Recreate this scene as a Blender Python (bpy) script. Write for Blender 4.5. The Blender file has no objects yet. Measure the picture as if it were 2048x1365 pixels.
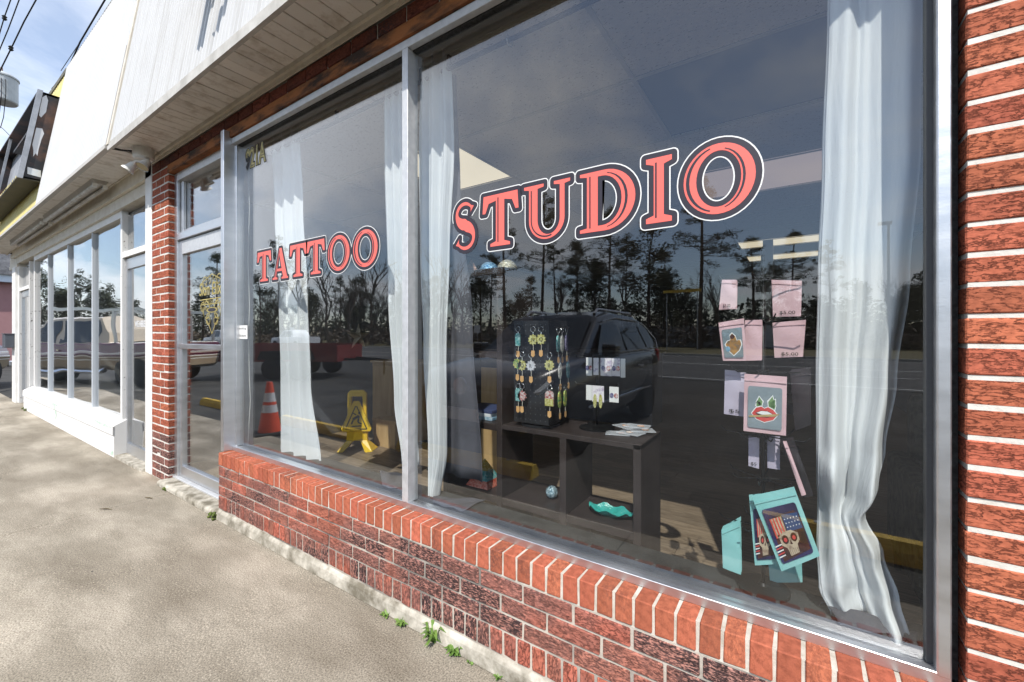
import bpy, bmesh, math, random
from mathutils import Vector, Matrix, noise as mnoise
random.seed(7)
R = math.radians
scene = bpy.context.scene
col = scene.collection

# ------------------------------------------------------------------ camera
TH = R(33.9); SN, CS = math.sin(TH), math.cos(TH)
EYE = Vector((0.0, -1.388, 1.31)); FPX = 842.0; HOR = 670.0
cam_d = bpy.data.cameras.new('camera'); cam = bpy.data.objects.new('camera', cam_d); col.objects.link(cam)
cam.location = EYE; cam.rotation_euler = (R(90), 0, TH)
cam_d.sensor_width = 36; cam_d.lens = FPX / 2048 * 36
cam_d.shift_y = -12.5 / 2048
cam_d.clip_start = 0.02; cam_d.clip_end = 2000
scene.camera = cam

# ------------------------------------------------------------------ world, sun, exposure
SUN_EL, SUN_AZ = R(50.0), R(21.0)          # azimuth measured from -Y towards +X
sunvec = Vector((math.sin(SUN_AZ) * math.cos(SUN_EL), -math.cos(SUN_AZ) * math.cos(SUN_EL), math.sin(SUN_EL)))
world = bpy.data.worlds.new('World'); scene.world = world; world.use_nodes = True
wn, wl = world.node_tree.nodes, world.node_tree.links
wn.clear()
def N(nodes, t, **kw):
    n = nodes.new(t)
    for k, v in kw.items(): setattr(n, k, v)
    return n
CLOUD_SEED = 11.7
w_out = N(wn, 'ShaderNodeOutputWorld'); w_bg = N(wn, 'ShaderNodeBackground')
sky = N(wn, 'ShaderNodeTexSky', sky_type='NISHITA'); sky.sun_disc = False
sky.sun_elevation = SUN_EL; sky.sun_rotation = math.pi - SUN_AZ
sky.air_density = 1.0; sky.dust_density = 0.4; sky.ozone_density = 1.6
tc = N(wn, 'ShaderNodeTexCoord'); sep = N(wn, 'ShaderNodeSeparateXYZ'); wl.new(tc.outputs['Generated'], sep.inputs[0])
zz = N(wn, 'ShaderNodeMath', operation='MAXIMUM'); wl.new(sep.outputs[2], zz.inputs[0]); zz.inputs[1].default_value = 0.0
za = N(wn, 'ShaderNodeMath', operation='ADD'); wl.new(zz.outputs[0], za.inputs[0]); za.inputs[1].default_value = 0.22
dx = N(wn, 'ShaderNodeMath', operation='DIVIDE'); wl.new(sep.outputs[0], dx.inputs[0]); wl.new(za.outputs[0], dx.inputs[1])
dy = N(wn, 'ShaderNodeMath', operation='DIVIDE'); wl.new(sep.outputs[1], dy.inputs[0]); wl.new(za.outputs[0], dy.inputs[1])
cmb = N(wn, 'ShaderNodeCombineXYZ'); wl.new(dx.outputs[0], cmb.inputs[0]); wl.new(dy.outputs[0], cmb.inputs[1])
cmb.inputs[2].default_value = CLOUD_SEED
cn = N(wn, 'ShaderNodeTexNoise'); cn.inputs['Scale'].default_value = 1.15; cn.inputs['Detail'].default_value = 9; cn.inputs['Roughness'].default_value = 0.58; cn.inputs['Distortion'].default_value = 0.35
wl.new(cmb.outputs[0], cn.inputs['Vector'])
cr = N(wn, 'ShaderNodeValToRGB'); cr.color_ramp.elements[0].position = 0.44; cr.color_ramp.elements[1].position = 0.63
cr.color_ramp.elements[0].color = (0.27, 0.27, 0.27, 1); cr.color_ramp.elements[1].color = (0.85, 0.85, 0.85, 1)
wl.new(cn.outputs['Fac'], cr.inputs[0])
cm = N(wn, 'ShaderNodeMix', data_type='RGBA')
wl.new(cr.outputs[0], cm.inputs[0]); shs = N(wn, 'ShaderNodeHueSaturation'); shs.inputs['Saturation'].default_value = 1.3; wl.new(sky.outputs[0], shs.inputs['Color']); wl.new(shs.outputs[0], cm.inputs[6]); cm.inputs[7].default_value = (8.2, 8.4, 8.8, 1)
wl.new(cm.outputs[2], w_bg.inputs[0]); w_bg.inputs[1].default_value = 0.15
wl.new(w_bg.outputs[0], w_out.inputs[0])

sl = bpy.data.lights.new('sun', 'SUN'); sl.energy = 4.3; sl.angle = R(0.5); sl.color = (1.0, 0.955, 0.89)
so = bpy.data.objects.new('sun', sl); col.objects.link(so); so.location = (4, -12, 15)
so.rotation_euler = sunvec.to_track_quat('Z', 'Y').to_euler()

vs = scene.view_settings
vs.view_transform = 'Standard'; vs.look = 'None'; vs.gamma = 1.0; vs.exposure = 0.30; vs.use_curve_mapping = False
cy = scene.cycles
cy.use_denoising = True; cy.max_bounces = 8; cy.transparent_max_bounces = 24; cy.glossy_bounces = 5; cy.transmission_bounces = 4
cy.diffuse_bounces = 4; cy.caustics_reflective = False; cy.caustics_refractive = False; cy.sample_clamp_indirect = 6

# ------------------------------------------------------------------ helpers
def ray(px, py):
    u, v = (px - 1024) / FPX, (HOR - py) / FPX
    return Vector((-SN + u * CS, CS + u * SN, v))
def on_y(px, py, y):                     # where the sight line meets the vertical plane Y = y
    d = ray(px, py); return EYE + d * ((y - EYE.y) / d.y)
def on_z(px, py, z):
    d = ray(px, py); return EYE + d * ((z - EYE.z) / d.z)

ORG = {}
def props(o, label=None, cat=None, group=None, kind=None):
    if label: o['label'] = label
    if cat: o['category'] = cat
    if group: o['group'] = group
    if kind: o['kind'] = kind
    return o
def place(o, parent, org):
    org = Vector(org); ORG[o.name] = org
    col.objects.link(o)
    if parent is not None:
        o.parent = parent; o.location = org - ORG[parent.name]
    else: o.location = org
    return o
def thing(name, org=(0, 0, 0), label=None, cat=None, group=None, parent=None, kind=None):
    o = bpy.data.objects.new(name, None); o.empty_display_size = 0.1
    place(o, parent, org); return props(o, label, cat, group, kind)

class MB:
    def __init__(s): s.v = []; s.f = []
    def add(s, vs, fs):
        b = len(s.v); s.v += [tuple(p) for p in vs]; s.f += [tuple(i + b for i in q) for q in fs]; return s
    def box(s, x0, x1, y0, y1, z0, z1):
        return s.add([(x0,y0,z0),(x1,y0,z0),(x1,y1,z0),(x0,y1,z0),(x0,y0,z1),(x1,y0,z1),(x1,y1,z1),(x0,y1,z1)],
                     [(0,3,2,1),(4,5,6,7),(0,1,5,4),(1,2,6,5),(2,3,7,6),(3,0,4,7)])
    def poly(s, pts): return s.add(pts, [tuple(range(len(pts)))])
    def extr(s, poly, axis, a, b):       # poly of 2-D points; extruded along axis from a to b
        n = len(poly)
        def mk(p, t): return {'x': (t, p[0], p[1]), 'y': (p[0], t, p[1]), 'z': (p[0], p[1], t)}[axis]
        vs = [mk(p, a) for p in poly] + [mk(p, b) for p in poly]
        fs = [tuple(range(n)), tuple(range(2 * n - 1, n - 1, -1))] + [(i, i + n, (i + 1) % n + n, (i + 1) % n) for i in range(n)]
        return s.add(vs, fs)
    def tube(s, pts, r, n=8, cap=True):
        pts = [Vector(p) for p in pts]; rs = r if isinstance(r, (list, tuple)) else [r] * len(pts)
        vs = []; up = None
        for i, p in enumerate(pts):
            t = (pts[min(i + 1, len(pts) - 1)] - pts[max(i - 1, 0)]).normalized()
            if up is None: up = Vector((0, 0, 1)) if abs(t.z) < 0.9 else Vector((1, 0, 0))
            a = t.cross(up).normalized(); b = a.cross(t).normalized(); up = b
            for k in range(n):
                w = 2 * math.pi * k / n; vs.append(p + (a * math.cos(w) + b * math.sin(w)) * rs[i])
        fs = [(i*n+k, i*n+(k+1)%n, (i+1)*n+(k+1)%n, (i+1)*n+k) for i in range(len(pts)-1) for k in range(n)]
        if cap: fs += [tuple(range(n - 1, -1, -1)), tuple(range((len(pts)-1)*n, len(pts)*n))]
        return s.add(vs, fs)
    def cyl(s, p0, p1, r0, r1=None, n=16): return s.tube([p0, p1], [r0, r0 if r1 is None else r1], n)
    def lathe(s, prof, c=(0, 0, 0), n=20, axis='z'):   # prof: (r, h)
        vs = []
        for r, h in prof:
            for k in range(n):
                w = 2 * math.pi * k / n; a, b = r * math.cos(w), r * math.sin(w)
                p = {'z': (a, b, h), 'y': (a, h, b), 'x': (h, a, b)}[axis]
                vs.append((c[0] + p[0], c[1] + p[1], c[2] + p[2]))
        m = len(prof)
        fs = [(i*n+k, i*n+(k+1)%n, (i+1)*n+(k+1)%n, (i+1)*n+k) for i in range(m-1) for k in range(n)]
        fs += [tuple(range(n - 1, -1, -1)), tuple(range((m-1)*n, m*n))]
        return s.add(vs, fs)
    def ball(s, c, r, n=10, m=7, sq=(1, 1, 1)):
        vs = []; 
        for i in range(m + 1):
            a = math.pi * i / m
            for k in range(n):
                w = 2 * math.pi * k / n
                vs.append((c[0]+r*sq[0]*math.sin(a)*math.cos(w), c[1]+r*sq[1]*math.sin(a)*math.sin(w), c[2]+r*sq[2]*math.cos(a)))
        return s.add(vs, [(i*n+k, i*n+(k+1)%n, (i+1)*n+(k+1)%n, (i+1)*n+k) for i in range(m) for k in range(n)])
    def grid(s, fn, nu, nv):
        vs = [fn(i / nu, j / nv) for j in range(nv + 1) for i in range(nu + 1)]
        return s.add(vs, [(j*(nu+1)+i, j*(nu+1)+i+1, (j+1)*(nu+1)+i+1, (j+1)*(nu+1)+i) for j in range(nv) for i in range(nu)])
    def mesh(s, name, mat=None, org=(0, 0, 0), smooth=False):
        me = bpy.data.meshes.new(name); o = Vector(org)
        me.from_pydata([tuple(Vector(p) - o) for p in s.v], [], s.f); me.update()
        for m in (mat if isinstance(mat, list) else [mat]):
            if m: me.materials.append(m)
        if smooth: me.polygons.foreach_set('use_smooth', [True] * len(me.polygons))
        return me
    def build(s, name, mat, parent=None, org=None, smooth=False, bevel=0, seg=1, fix=True):
        if org is None: org = ORG[parent.name] if parent is not None else (0, 0, 0)
        me = s.mesh(name, mat, org, smooth)
        if fix:
            bm = bmesh.new(); bm.from_mesh(me); bmesh.ops.recalc_face_normals(bm, faces=bm.faces); bm.to_mesh(me); bm.free()
        o = place(bpy.data.objects.new(name, me), parent, org)
        if bevel:
            b = o.modifiers.new('b', 'BEVEL'); b.width = bevel; b.segments = seg; b.limit_method = 'ANGLE'; b.angle_limit = R(40)
        return o
def inst(name, me, parent, loc, rot=(0, 0, 0), scale=(1, 1, 1)):
    o = bpy.data.objects.new(name, me); place(o, parent, loc); o.rotation_euler = rot; o.scale = scale; return o
def copy_tree(o, parent=None):
    c = o.copy(); col.objects.link(c); c.parent = parent
    for ch in list(o.children): copy_tree(ch, c)
    return c

# ------------------------------------------------------------------ materials
MATS = {}
def mat(name, c=(0.5, 0.5, 0.5), c2=None, scale=4, rough=0.6, metal=0, bump=0, bscale=None, stretch=(1, 1, 1), rnd=0, spec=None,
        thr=(0.35, 0.65), space='Object', detail=6, emit=None, alpha=1, coat=0, sheen=0, trans=0, bdist=0.01, rvar=0):
    if name in MATS: return MATS[name]
    m = bpy.data.materials.new(name); m.use_nodes = True; MATS[name] = m
    nt = m.node_tree; nd, ln = nt.nodes, nt.links
    b = nd['Principled BSDF']
    b.inputs['Roughness'].default_value = rough; b.inputs['Metallic'].default_value = metal
    if spec is not None: b.inputs['Specular IOR Level'].default_value = spec
    if coat: b.inputs['Coat Weight'].default_value = coat; b.inputs['Coat Roughness'].default_value = 0.05
    if trans: b.inputs['Transmission Weight'].default_value = trans
    if alpha < 1: b.inputs['Alpha'].default_value = alpha
    if emit: b.inputs['Emission Color'].default_value = (*emit[0], 1); b.inputs['Emission Strength'].default_value = emit[1]
    b.inputs['Base Color'].default_value = (*c, 1)
    vec = None
    if c2 is not None or bump or rnd:
        if space == 'World': g = N(nd, 'ShaderNodeNewGeometry'); src = g.outputs['Position']
        else: g = N(nd, 'ShaderNodeTexCoord'); src = g.outputs['Object']
        mp = N(nd, 'ShaderNodeMapping'); mp.inputs['Scale'].default_value = stretch; ln.new(src, mp.inputs['Vector']); vec = mp.outputs[0]
        oi = N(nd, 'ShaderNodeObjectInfo')
        if space != 'World':
            ad = N(nd, 'ShaderNodeVectorMath', operation='SCALE'); cx = N(nd, 'ShaderNodeCombineXYZ')
            for k in range(3): ln.new(oi.outputs['Random'], cx.inputs[k])
            ln.new(cx.outputs[0], ad.inputs[0]); ad.inputs['Scale'].default_value = 37.0
            aa = N(nd, 'ShaderNodeVectorMath', operation='ADD'); ln.new(vec, aa.inputs[0]); ln.new(ad.outputs[0], aa.inputs[1]); vec = aa.outputs[0]
    colr = None
    if c2 is not None:
        t = N(nd, 'ShaderNodeTexNoise'); t.inputs['Scale'].default_value = scale; t.inputs['Detail'].default_value = detail; t.inputs['Roughness'].default_value = 0.62
        ln.new(vec, t.inputs['Vector'])
        r = N(nd, 'ShaderNodeValToRGB'); r.color_ramp.elements[0].position, r.color_ramp.elements[1].position = thr
        r.color_ramp.elements[0].color = (*c, 1); r.color_ramp.elements[1].color = (*c2, 1)
        ln.new(t.outputs['Fac'], r.inputs[0]); colr = r.outputs[0]
        if rvar:
            mr = N(nd, 'ShaderNodeMapRange'); ln.new(t.outputs['Fac'], mr.inputs[0]); mr.inputs[1].default_value = 0.3; mr.inputs[2].default_value = 0.7
            mr.inputs[3].default_value = rough; mr.inputs[4].default_value = min(1, rough + rvar); ln.new(mr.outputs[0], b.inputs['Roughness'])
    if rnd:
        hs = N(nd, 'ShaderNodeHueSaturation'); mr = N(nd, 'ShaderNodeMapRange')
        ln.new(oi.outputs['Random'], mr.inputs[0]); mr.inputs[3].default_value = 1 - rnd; mr.inputs[4].default_value = 1 + rnd
        ln.new(mr.outputs[0], hs.inputs['Value'])
        if colr is not None: ln.new(colr, hs.inputs['Color'])
        else: hs.inputs['Color'].default_value = (*c, 1)
        colr = hs.outputs[0]
    if colr is not None: ln.new(colr, b.inputs['Base Color'])
    if bump:
        t2 = N(nd, 'ShaderNodeTexNoise'); t2.inputs['Scale'].default_value = bscale or scale * 3; t2.inputs['Detail'].default_value = 8; t2.inputs['Roughness'].default_value = 0.65
        ln.new(vec, t2.inputs['Vector'])
        bp = N(nd, 'ShaderNodeBump'); bp.inputs['Strength'].default_value = bump; bp.inputs['Distance'].default_value = bdist
        ln.new(t2.outputs['Fac'], bp.inputs['Height']); ln.new(bp.outputs[0], b.inputs['Normal'])
    return m

def brick_mat(name, base, dark, soot, sootcol=(0.06, 0.035, 0.035), vertical=False, pale=None, bstr=0.85):
    m = bpy.data.materials.new(name); m.use_nodes = True; nt = m.node_tree; nd, ln = nt.nodes, nt.links
    b = nd['Principled BSDF']; b.inputs['Roughness'].default_value = 0.85; b.inputs['Specular IOR Level'].default_value = 0.25
    g = N(nd, 'ShaderNodeTexCoord'); oi = N(nd, 'ShaderNodeObjectInfo'); geo = N(nd, 'ShaderNodeNewGeometry')
    cx = N(nd, 'ShaderNodeCombineXYZ'); [ln.new(oi.outputs['Random'], cx.inputs[k]) for k in range(3)]
    sc = N(nd, 'ShaderNodeVectorMath', operation='SCALE'); ln.new(cx.outputs[0], sc.inputs[0]); sc.inputs['Scale'].default_value = 53
    mp = N(nd, 'ShaderNodeMapping'); mp.inputs['Scale'].default_value = (2.2, 1, 1) if vertical else (1, 1, 3.0); ln.new(g.outputs['Object'], mp.inputs[0])
    ad = N(nd, 'ShaderNodeVectorMath', operation='ADD'); ln.new(mp.outputs[0], ad.inputs[0]); ln.new(sc.outputs[0], ad.inputs[1])
    # cracked, bark-like face
    n1 = N(nd, 'ShaderNodeTexNoise'); n1.inputs['Scale'].default_value = 34; n1.inputs['Detail'].default_value = 5; n1.inputs['Roughness'].default_value = 0.62; n1.inputs['Distortion'].default_value = 0.2
    ln.new(ad.outputs[0], n1.inputs['Vector'])
    r1 = N(nd, 'ShaderNodeMath', operation='SUBTRACT'); ln.new(n1.outputs['Fac'], r1.inputs[0]); r1.inputs[1].default_value = 0.5
    r2 = N(nd, 'ShaderNodeMath', operation='ABSOLUTE'); ln.new(r1.outputs[0], r2.inputs[0])
    r3 = N(nd, 'ShaderNodeMapRange'); ln.new(r2.outputs[0], r3.inputs[0]); r3.inputs[1].default_value = 0.0; r3.inputs[2].default_value = 0.042
    n3 = N(nd, 'ShaderNodeTexNoise'); n3.inputs['Scale'].default_value = 14; n3.inputs['Detail'].default_value = 3; ln.new(ad.outputs[0], n3.inputs['Vector'])
    gate = N(nd, 'ShaderNodeMapRange'); ln.new(n3.outputs['Fac'], gate.inputs[0]); gate.inputs[1].default_value = 0.48; gate.inputs[2].default_value = 0.66
    crk = N(nd, 'ShaderNodeMath', operation='MAXIMUM'); ln.new(r3.outputs[0], crk.inputs[0]); ln.new(gate.outputs[0], crk.inputs[1])
    # colour per brick
    hs = N(nd, 'ShaderNodeHueSaturation'); hs.inputs['Color'].default_value = (*base, 1)
    mv = N(nd, 'ShaderNodeMapRange'); ln.new(oi.outputs['Random'], mv.inputs[0]); mv.inputs[3].default_value = 0.74; mv.inputs[4].default_value = 1.14; ln.new(mv.outputs[0], hs.inputs['Value'])
    mh = N(nd, 'ShaderNodeMath', operation='FRACT'); mm = N(nd, 'ShaderNodeMath', operation='MULTIPLY'); ln.new(oi.outputs['Random'], mm.inputs[0]); mm.inputs[1].default_value = 7.3; ln.new(mm.outputs[0], mh.inputs[0])
    mr = N(nd, 'ShaderNodeMapRange'); ln.new(mh.outputs[0], mr.inputs[0]); mr.inputs[3].default_value = 0.495; mr.inputs[4].default_value = 0.503; ln.new(mr.outputs[0], hs.inputs['Hue'])
    c1 = N(nd, 'ShaderNodeMix', data_type='RGBA'); ln.new(crk.outputs[0], c1.inputs[0]); c1.inputs[6].default_value = (*dark, 1); ln.new(hs.outputs[0], c1.inputs[7])
    n4 = N(nd, 'ShaderNodeTexNoise'); n4.inputs['Scale'].default_value = 60; n4.inputs['Detail'].default_value = 4; ln.new(g.outputs['Object'], n4.inputs['Vector'])
    c2 = N(nd, 'ShaderNodeMix', data_type='RGBA', blend_type='MULTIPLY'); c2.inputs[0].default_value = 0.5; ln.new(c1.outputs[2], c2.inputs[6])
    rp = N(nd, 'ShaderNodeValToRGB'); rp.color_ramp.elements[0].position = 0.3; rp.color_ramp.elements[0].color = (0.42, 0.38, 0.38, 1); rp.color_ramp.elements[1].position = 0.6; rp.color_ramp.elements[1].color = (1.1, 1.1, 1.1, 1)
    ln.new(n4.outputs['Fac'], rp.inputs[0]); ln.new(rp.outputs[0], c2.inputs[7])
    out = c2.outputs[2]
    if soot:
        # black mildew sits in blotches and catches in the rough face
        n5 = N(nd, 'ShaderNodeTexNoise'); n5.inputs['Scale'].default_value = 2.1; n5.inputs['Detail'].default_value = 4; ln.new(geo.outputs['Position'], n5.inputs['Vector'])
        ms = N(nd, 'ShaderNodeMapRange'); ln.new(n5.outputs['Fac'], ms.inputs[0]); ms.inputs[1].default_value = 0.60 - 0.25 * soot; ms.inputs[2].default_value = 0.74 - 0.2 * soot
        ro = N(nd, 'ShaderNodeMath', operation='ADD'); ln.new(ms.outputs[0], ro.inputs[0])
        rr = N(nd, 'ShaderNodeMapRange'); ln.new(mh.outputs[0], rr.inputs[0]); rr.inputs[3].default_value = -0.45; rr.inputs[4].default_value = 0.3; ln.new(rr.outputs[0], ro.inputs[1])
        n6 = N(nd, 'ShaderNodeTexNoise'); n6.inputs['Scale'].default_value = 62; n6.inputs['Detail'].default_value = 6; n6.inputs['Roughness'].default_value = 0.7; ln.new(ad.outputs[0], n6.inputs['Vector'])
        m6 = N(nd, 'ShaderNodeMapRange'); ln.new(n6.outputs['Fac'], m6.inputs[0]); m6.inputs[1].default_value = 0.43; m6.inputs[2].default_value = 0.52
        mu = N(nd, 'ShaderNodeMath', operation='MULTIPLY', use_clamp=True); ln.new(ro.outputs[0], mu.inputs[0]); ln.new(m6.outputs[0], mu.inputs[1])
        # chalky bloom first
        if pale:
            c25 = N(nd, 'ShaderNodeMix', data_type='RGBA'); cl = N(nd, 'ShaderNodeMath', operation='MULTIPLY', use_clamp=True); ln.new(ro.outputs[0], cl.inputs[0]); cl.inputs[1].default_value = 0.7
            ln.new(cl.outputs[0], c25.inputs[0]); ln.new(out, c25.inputs[6]); c25.inputs[7].default_value = (*pale, 1); out = c25.outputs[2]
        c3 = N(nd, 'ShaderNodeMix', data_type='RGBA'); ln.new(mu.outputs[0], c3.inputs[0]); ln.new(out, c3.inputs[6]); c3.inputs[7].default_value = (*sootcol, 1); out = c3.outputs[2]
    ln.new(out, b.inputs['Base Color'])
    hh = N(nd, 'ShaderNodeMath', operation='MULTIPLY_ADD'); ln.new(n1.outputs['Fac'], hh.inputs[0]); hh.inputs[1].default_value = 0.5; ln.new(crk.outputs[0], hh.inputs[2])
    bp = N(nd, 'ShaderNodeBump'); bp.inputs['Strength'].default_value = bstr; bp.inputs['Distance'].default_value = 0.006
    ln.new(hh.outputs[0], bp.inputs['Height']); ln.new(bp.outputs[0], b.inputs['Normal'])
    return m
M_brick = brick_mat('brick_red', (0.50, 0.145, 0.078), (0.26, 0.072, 0.042), 0)
M_brick_w = brick_mat('brick_weathered', (0.50, 0.165, 0.105), (0.27, 0.085, 0.06), 1.0, pale=(0.50, 0.26, 0.215))
M_brick_r = brick_mat('brick_rowlock', (0.50, 0.150, 0.082), (0.40, 0.115, 0.062), 0.20, vertical=True, bstr=0.3)
M_brick_s = brick_mat('brick_soldier', (0.50, 0.16, 0.10), (0.27, 0.085, 0.06), 0.85, vertical=True, pale=(0.50, 0.26, 0.215))
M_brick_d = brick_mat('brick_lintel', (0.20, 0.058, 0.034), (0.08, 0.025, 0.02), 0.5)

def glass_mat(name, r0, wav, wscale, wstretch, dust, tint=(0.93, 0.95, 0.95)):
    m = bpy.data.materials.new(name); m.use_nodes = True; nt = m.node_tree; nd, ln = nt.nodes, nt.links; nd.clear()
    out = N(nd, 'ShaderNodeOutputMaterial'); geo = N(nd, 'ShaderNodeNewGeometry')
    tr = N(nd, 'ShaderNodeBsdfTransparent'); tr.inputs[0].default_value = (*tint, 1)
    gl = N(nd, 'ShaderNodeBsdfGlossy'); gl.inputs['Roughness'].default_value = 0.0; gl.inputs[0].default_value = (0.97, 0.98, 1, 1)
    dt = N(nd, 'ShaderNodeVectorMath', operation='DOT_PRODUCT'); ln.new(geo.outputs['Incoming'], dt.inputs[0]); ln.new(geo.outputs['True Normal'], dt.inputs[1])
    ab = N(nd, 'ShaderNodeMath', operation='ABSOLUTE'); ln.new(dt.outputs['Value'], ab.inputs[0])
    om = N(nd, 'ShaderNodeMath', operation='SUBTRACT'); om.inputs[0].default_value = 1; ln.new(ab.outputs[0], om.inputs[1])
    pw = N(nd, 'ShaderNodeMath', operation='POWER'); ln.new(om.outputs[0], pw.inputs[0]); pw.inputs[1].default_value = 3.4
    fr = N(nd, 'ShaderNodeMath', operation='MULTIPLY_ADD'); ln.new(pw.outputs[0], fr.inputs[0]); fr.inputs[1].default_value = 1 - r0; fr.inputs[2].default_value = r0
    mx = N(nd, 'ShaderNodeMixShader'); ln.new(fr.outputs[0], mx.inputs[0]); ln.new(tr.outputs[0], mx.inputs[1]); ln.new(gl.outputs[0], mx.inputs[2])
    mp = N(nd, 'ShaderNodeMapping'); mp.inputs['Scale'].default_value = wstretch; ln.new(geo.outputs['Position'], mp.inputs[0])
    nz = N(nd, 'ShaderNodeTexNoise'); nz.inputs['Scale'].default_value = wscale; nz.inputs['Detail'].default_value = 1; ln.new(mp.outputs[0], nz.inputs['Vector'])
    bp = N(nd, 'ShaderNodeBump'); bp.inputs['Strength'].default_value = 1; bp.inputs['Distance'].default_value = wav; ln.new(nz.outputs['Fac'], bp.inputs['Height'])
    ln.new(bp.outputs[0], gl.inputs['Normal'])
    last = mx.outputs[0]
    if dust:
        vo = N(nd, 'ShaderNodeTexVoronoi'); vo.inputs['Scale'].default_value = 150; ln.new(geo.outputs['Position'], vo.inputs['Vector'])
        n2 = N(nd, 'ShaderNodeTexNoise'); n2.inputs['Scale'].default_value = 5; n2.inputs['Detail'].default_value = 5; ln.new(geo.outputs['Position'], n2.inputs['Vector'])
        th = N(nd, 'ShaderNodeMapRange'); ln.new(n2.outputs['Fac'], th.inputs[0]); th.inputs[1].default_value = 0.4; th.inputs[2].default_value = 0.75; th.inputs[3].default_value = 0.05; th.inputs[4].default_value = 0.13
        lt = N(nd, 'ShaderNodeMath', operation='LESS_THAN'); ln.new(vo.outputs['Distance'], lt.inputs[0]); ln.new(th.outputs[0], lt.inputs[1])
        sc = N(nd, 'ShaderNodeMath', operation='MULTIPLY_ADD'); ln.new(lt.outputs[0], sc.inputs[0]); sc.inputs[1].default_value = 0.22 * dust; sc.inputs[2].default_value = 0.002
        df = N(nd, 'ShaderNodeBsdfDiffuse'); df.inputs[0].default_value = (0.75, 0.76, 0.78, 1)
        m2 = N(nd, 'ShaderNodeMixShader'); ln.new(sc.outputs[0], m2.inputs[0]); ln.new(last, m2.inputs[1]); ln.new(df.outputs[0], m2.inputs[2]); last = m2.outputs[0]
    ln.new(last, out.inputs[0]); return m
M_pane = glass_mat('plate_glass', 0.115, 0.0009, 1.1, (1, 1, 1), 1.0)
M_pane2 = glass_mat('wavy_glass', 0.22, 0.010, 1.5, (0.5, 1, 1.6), 0.25, (0.8, 0.82, 0.82))
M_clear = glass_mat('clear_edge', 0.0, 0, 1, (1, 1, 1), 0, (0.97, 0.98, 0.98))

M_mortar = mat('mortar_white', (0.60, 0.57, 0.51), (0.74, 0.71, 0.66), 22, 0.9, bump=0.5, bscale=120, space='World', bdist=0.004)
M_mortar_d = mat('mortar_grey', (0.20, 0.18, 0.16), (0.55, 0.50, 0.43), 3.2, 0.9, bump=0.5, bscale=120, space='World', thr=(0.38, 0.6), bdist=0.004)
M_alu = mat('brushed_aluminium', (0.60, 0.61, 0.63), (0.67, 0.68, 0.70), 5, 0.30, metal=0.92, bump=0.05, bscale=60, space='World', rvar=0.12, stretch=(1, 1, 4))
M_alu_o = mat('oxidised_aluminium', (0.60, 0.61, 0.62), (0.70, 0.71, 0.72), 30, 0.42, metal=0.5, bump=0.12, bscale=160, space='World', rvar=0.15)
M_black = mat('black_caulk_and_shade', (0.012, 0.012, 0.013), (0.06, 0.06, 0.06), 60, 0.7, bump=0.6, bscale=90)
M_rust = mat('rusty_steel', (0.035, 0.018, 0.012), (0.34, 0.12, 0.035), 5.5, 0.85, bump=0.7, bscale=70, space='World', thr=(0.42, 0.58), stretch=(0.5, 1, 1.6))
M_soffit = mat('aged_soffit', (0.60, 0.54, 0.46), (0.84, 0.80, 0.74), 9, 0.65, bump=0.12, bscale=40, space='World', rnd=0.08, thr=(.32, .5))
M_trim = mat('cream_trim', (0.60, 0.54, 0.44), (0.70, 0.65, 0.56), 9, 0.6, space='World')
M_metalw = mat('white_ribbed_metal', (0.47, 0.46, 0.44), (0.59, 0.59, 0.585), 2.2, 0.45, space='World', bump=0.05, stretch=(7, 1, 0.35), thr=(.28, .5))
M_metalw2 = mat('bright_white_metal', (0.55, 0.55, 0.545), (0.59, 0.59, 0.585), 2, 0.5, space='World')
M_white = mat('white_paint', (0.74, 0.73, 0.70), (0.82, 0.81, 0.79), 5, 0.6, bump=0.35, bscale=45, space='World', bdist=0.004)
M_peel = mat('peeling_white_paint', (0.80, 0.79, 0.77), (0.14, 0.12, 0.11), 24, 0.7, bump=0.6, bscale=50, space='World', thr=(0.63, 0.68), bdist=0.004)

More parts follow.
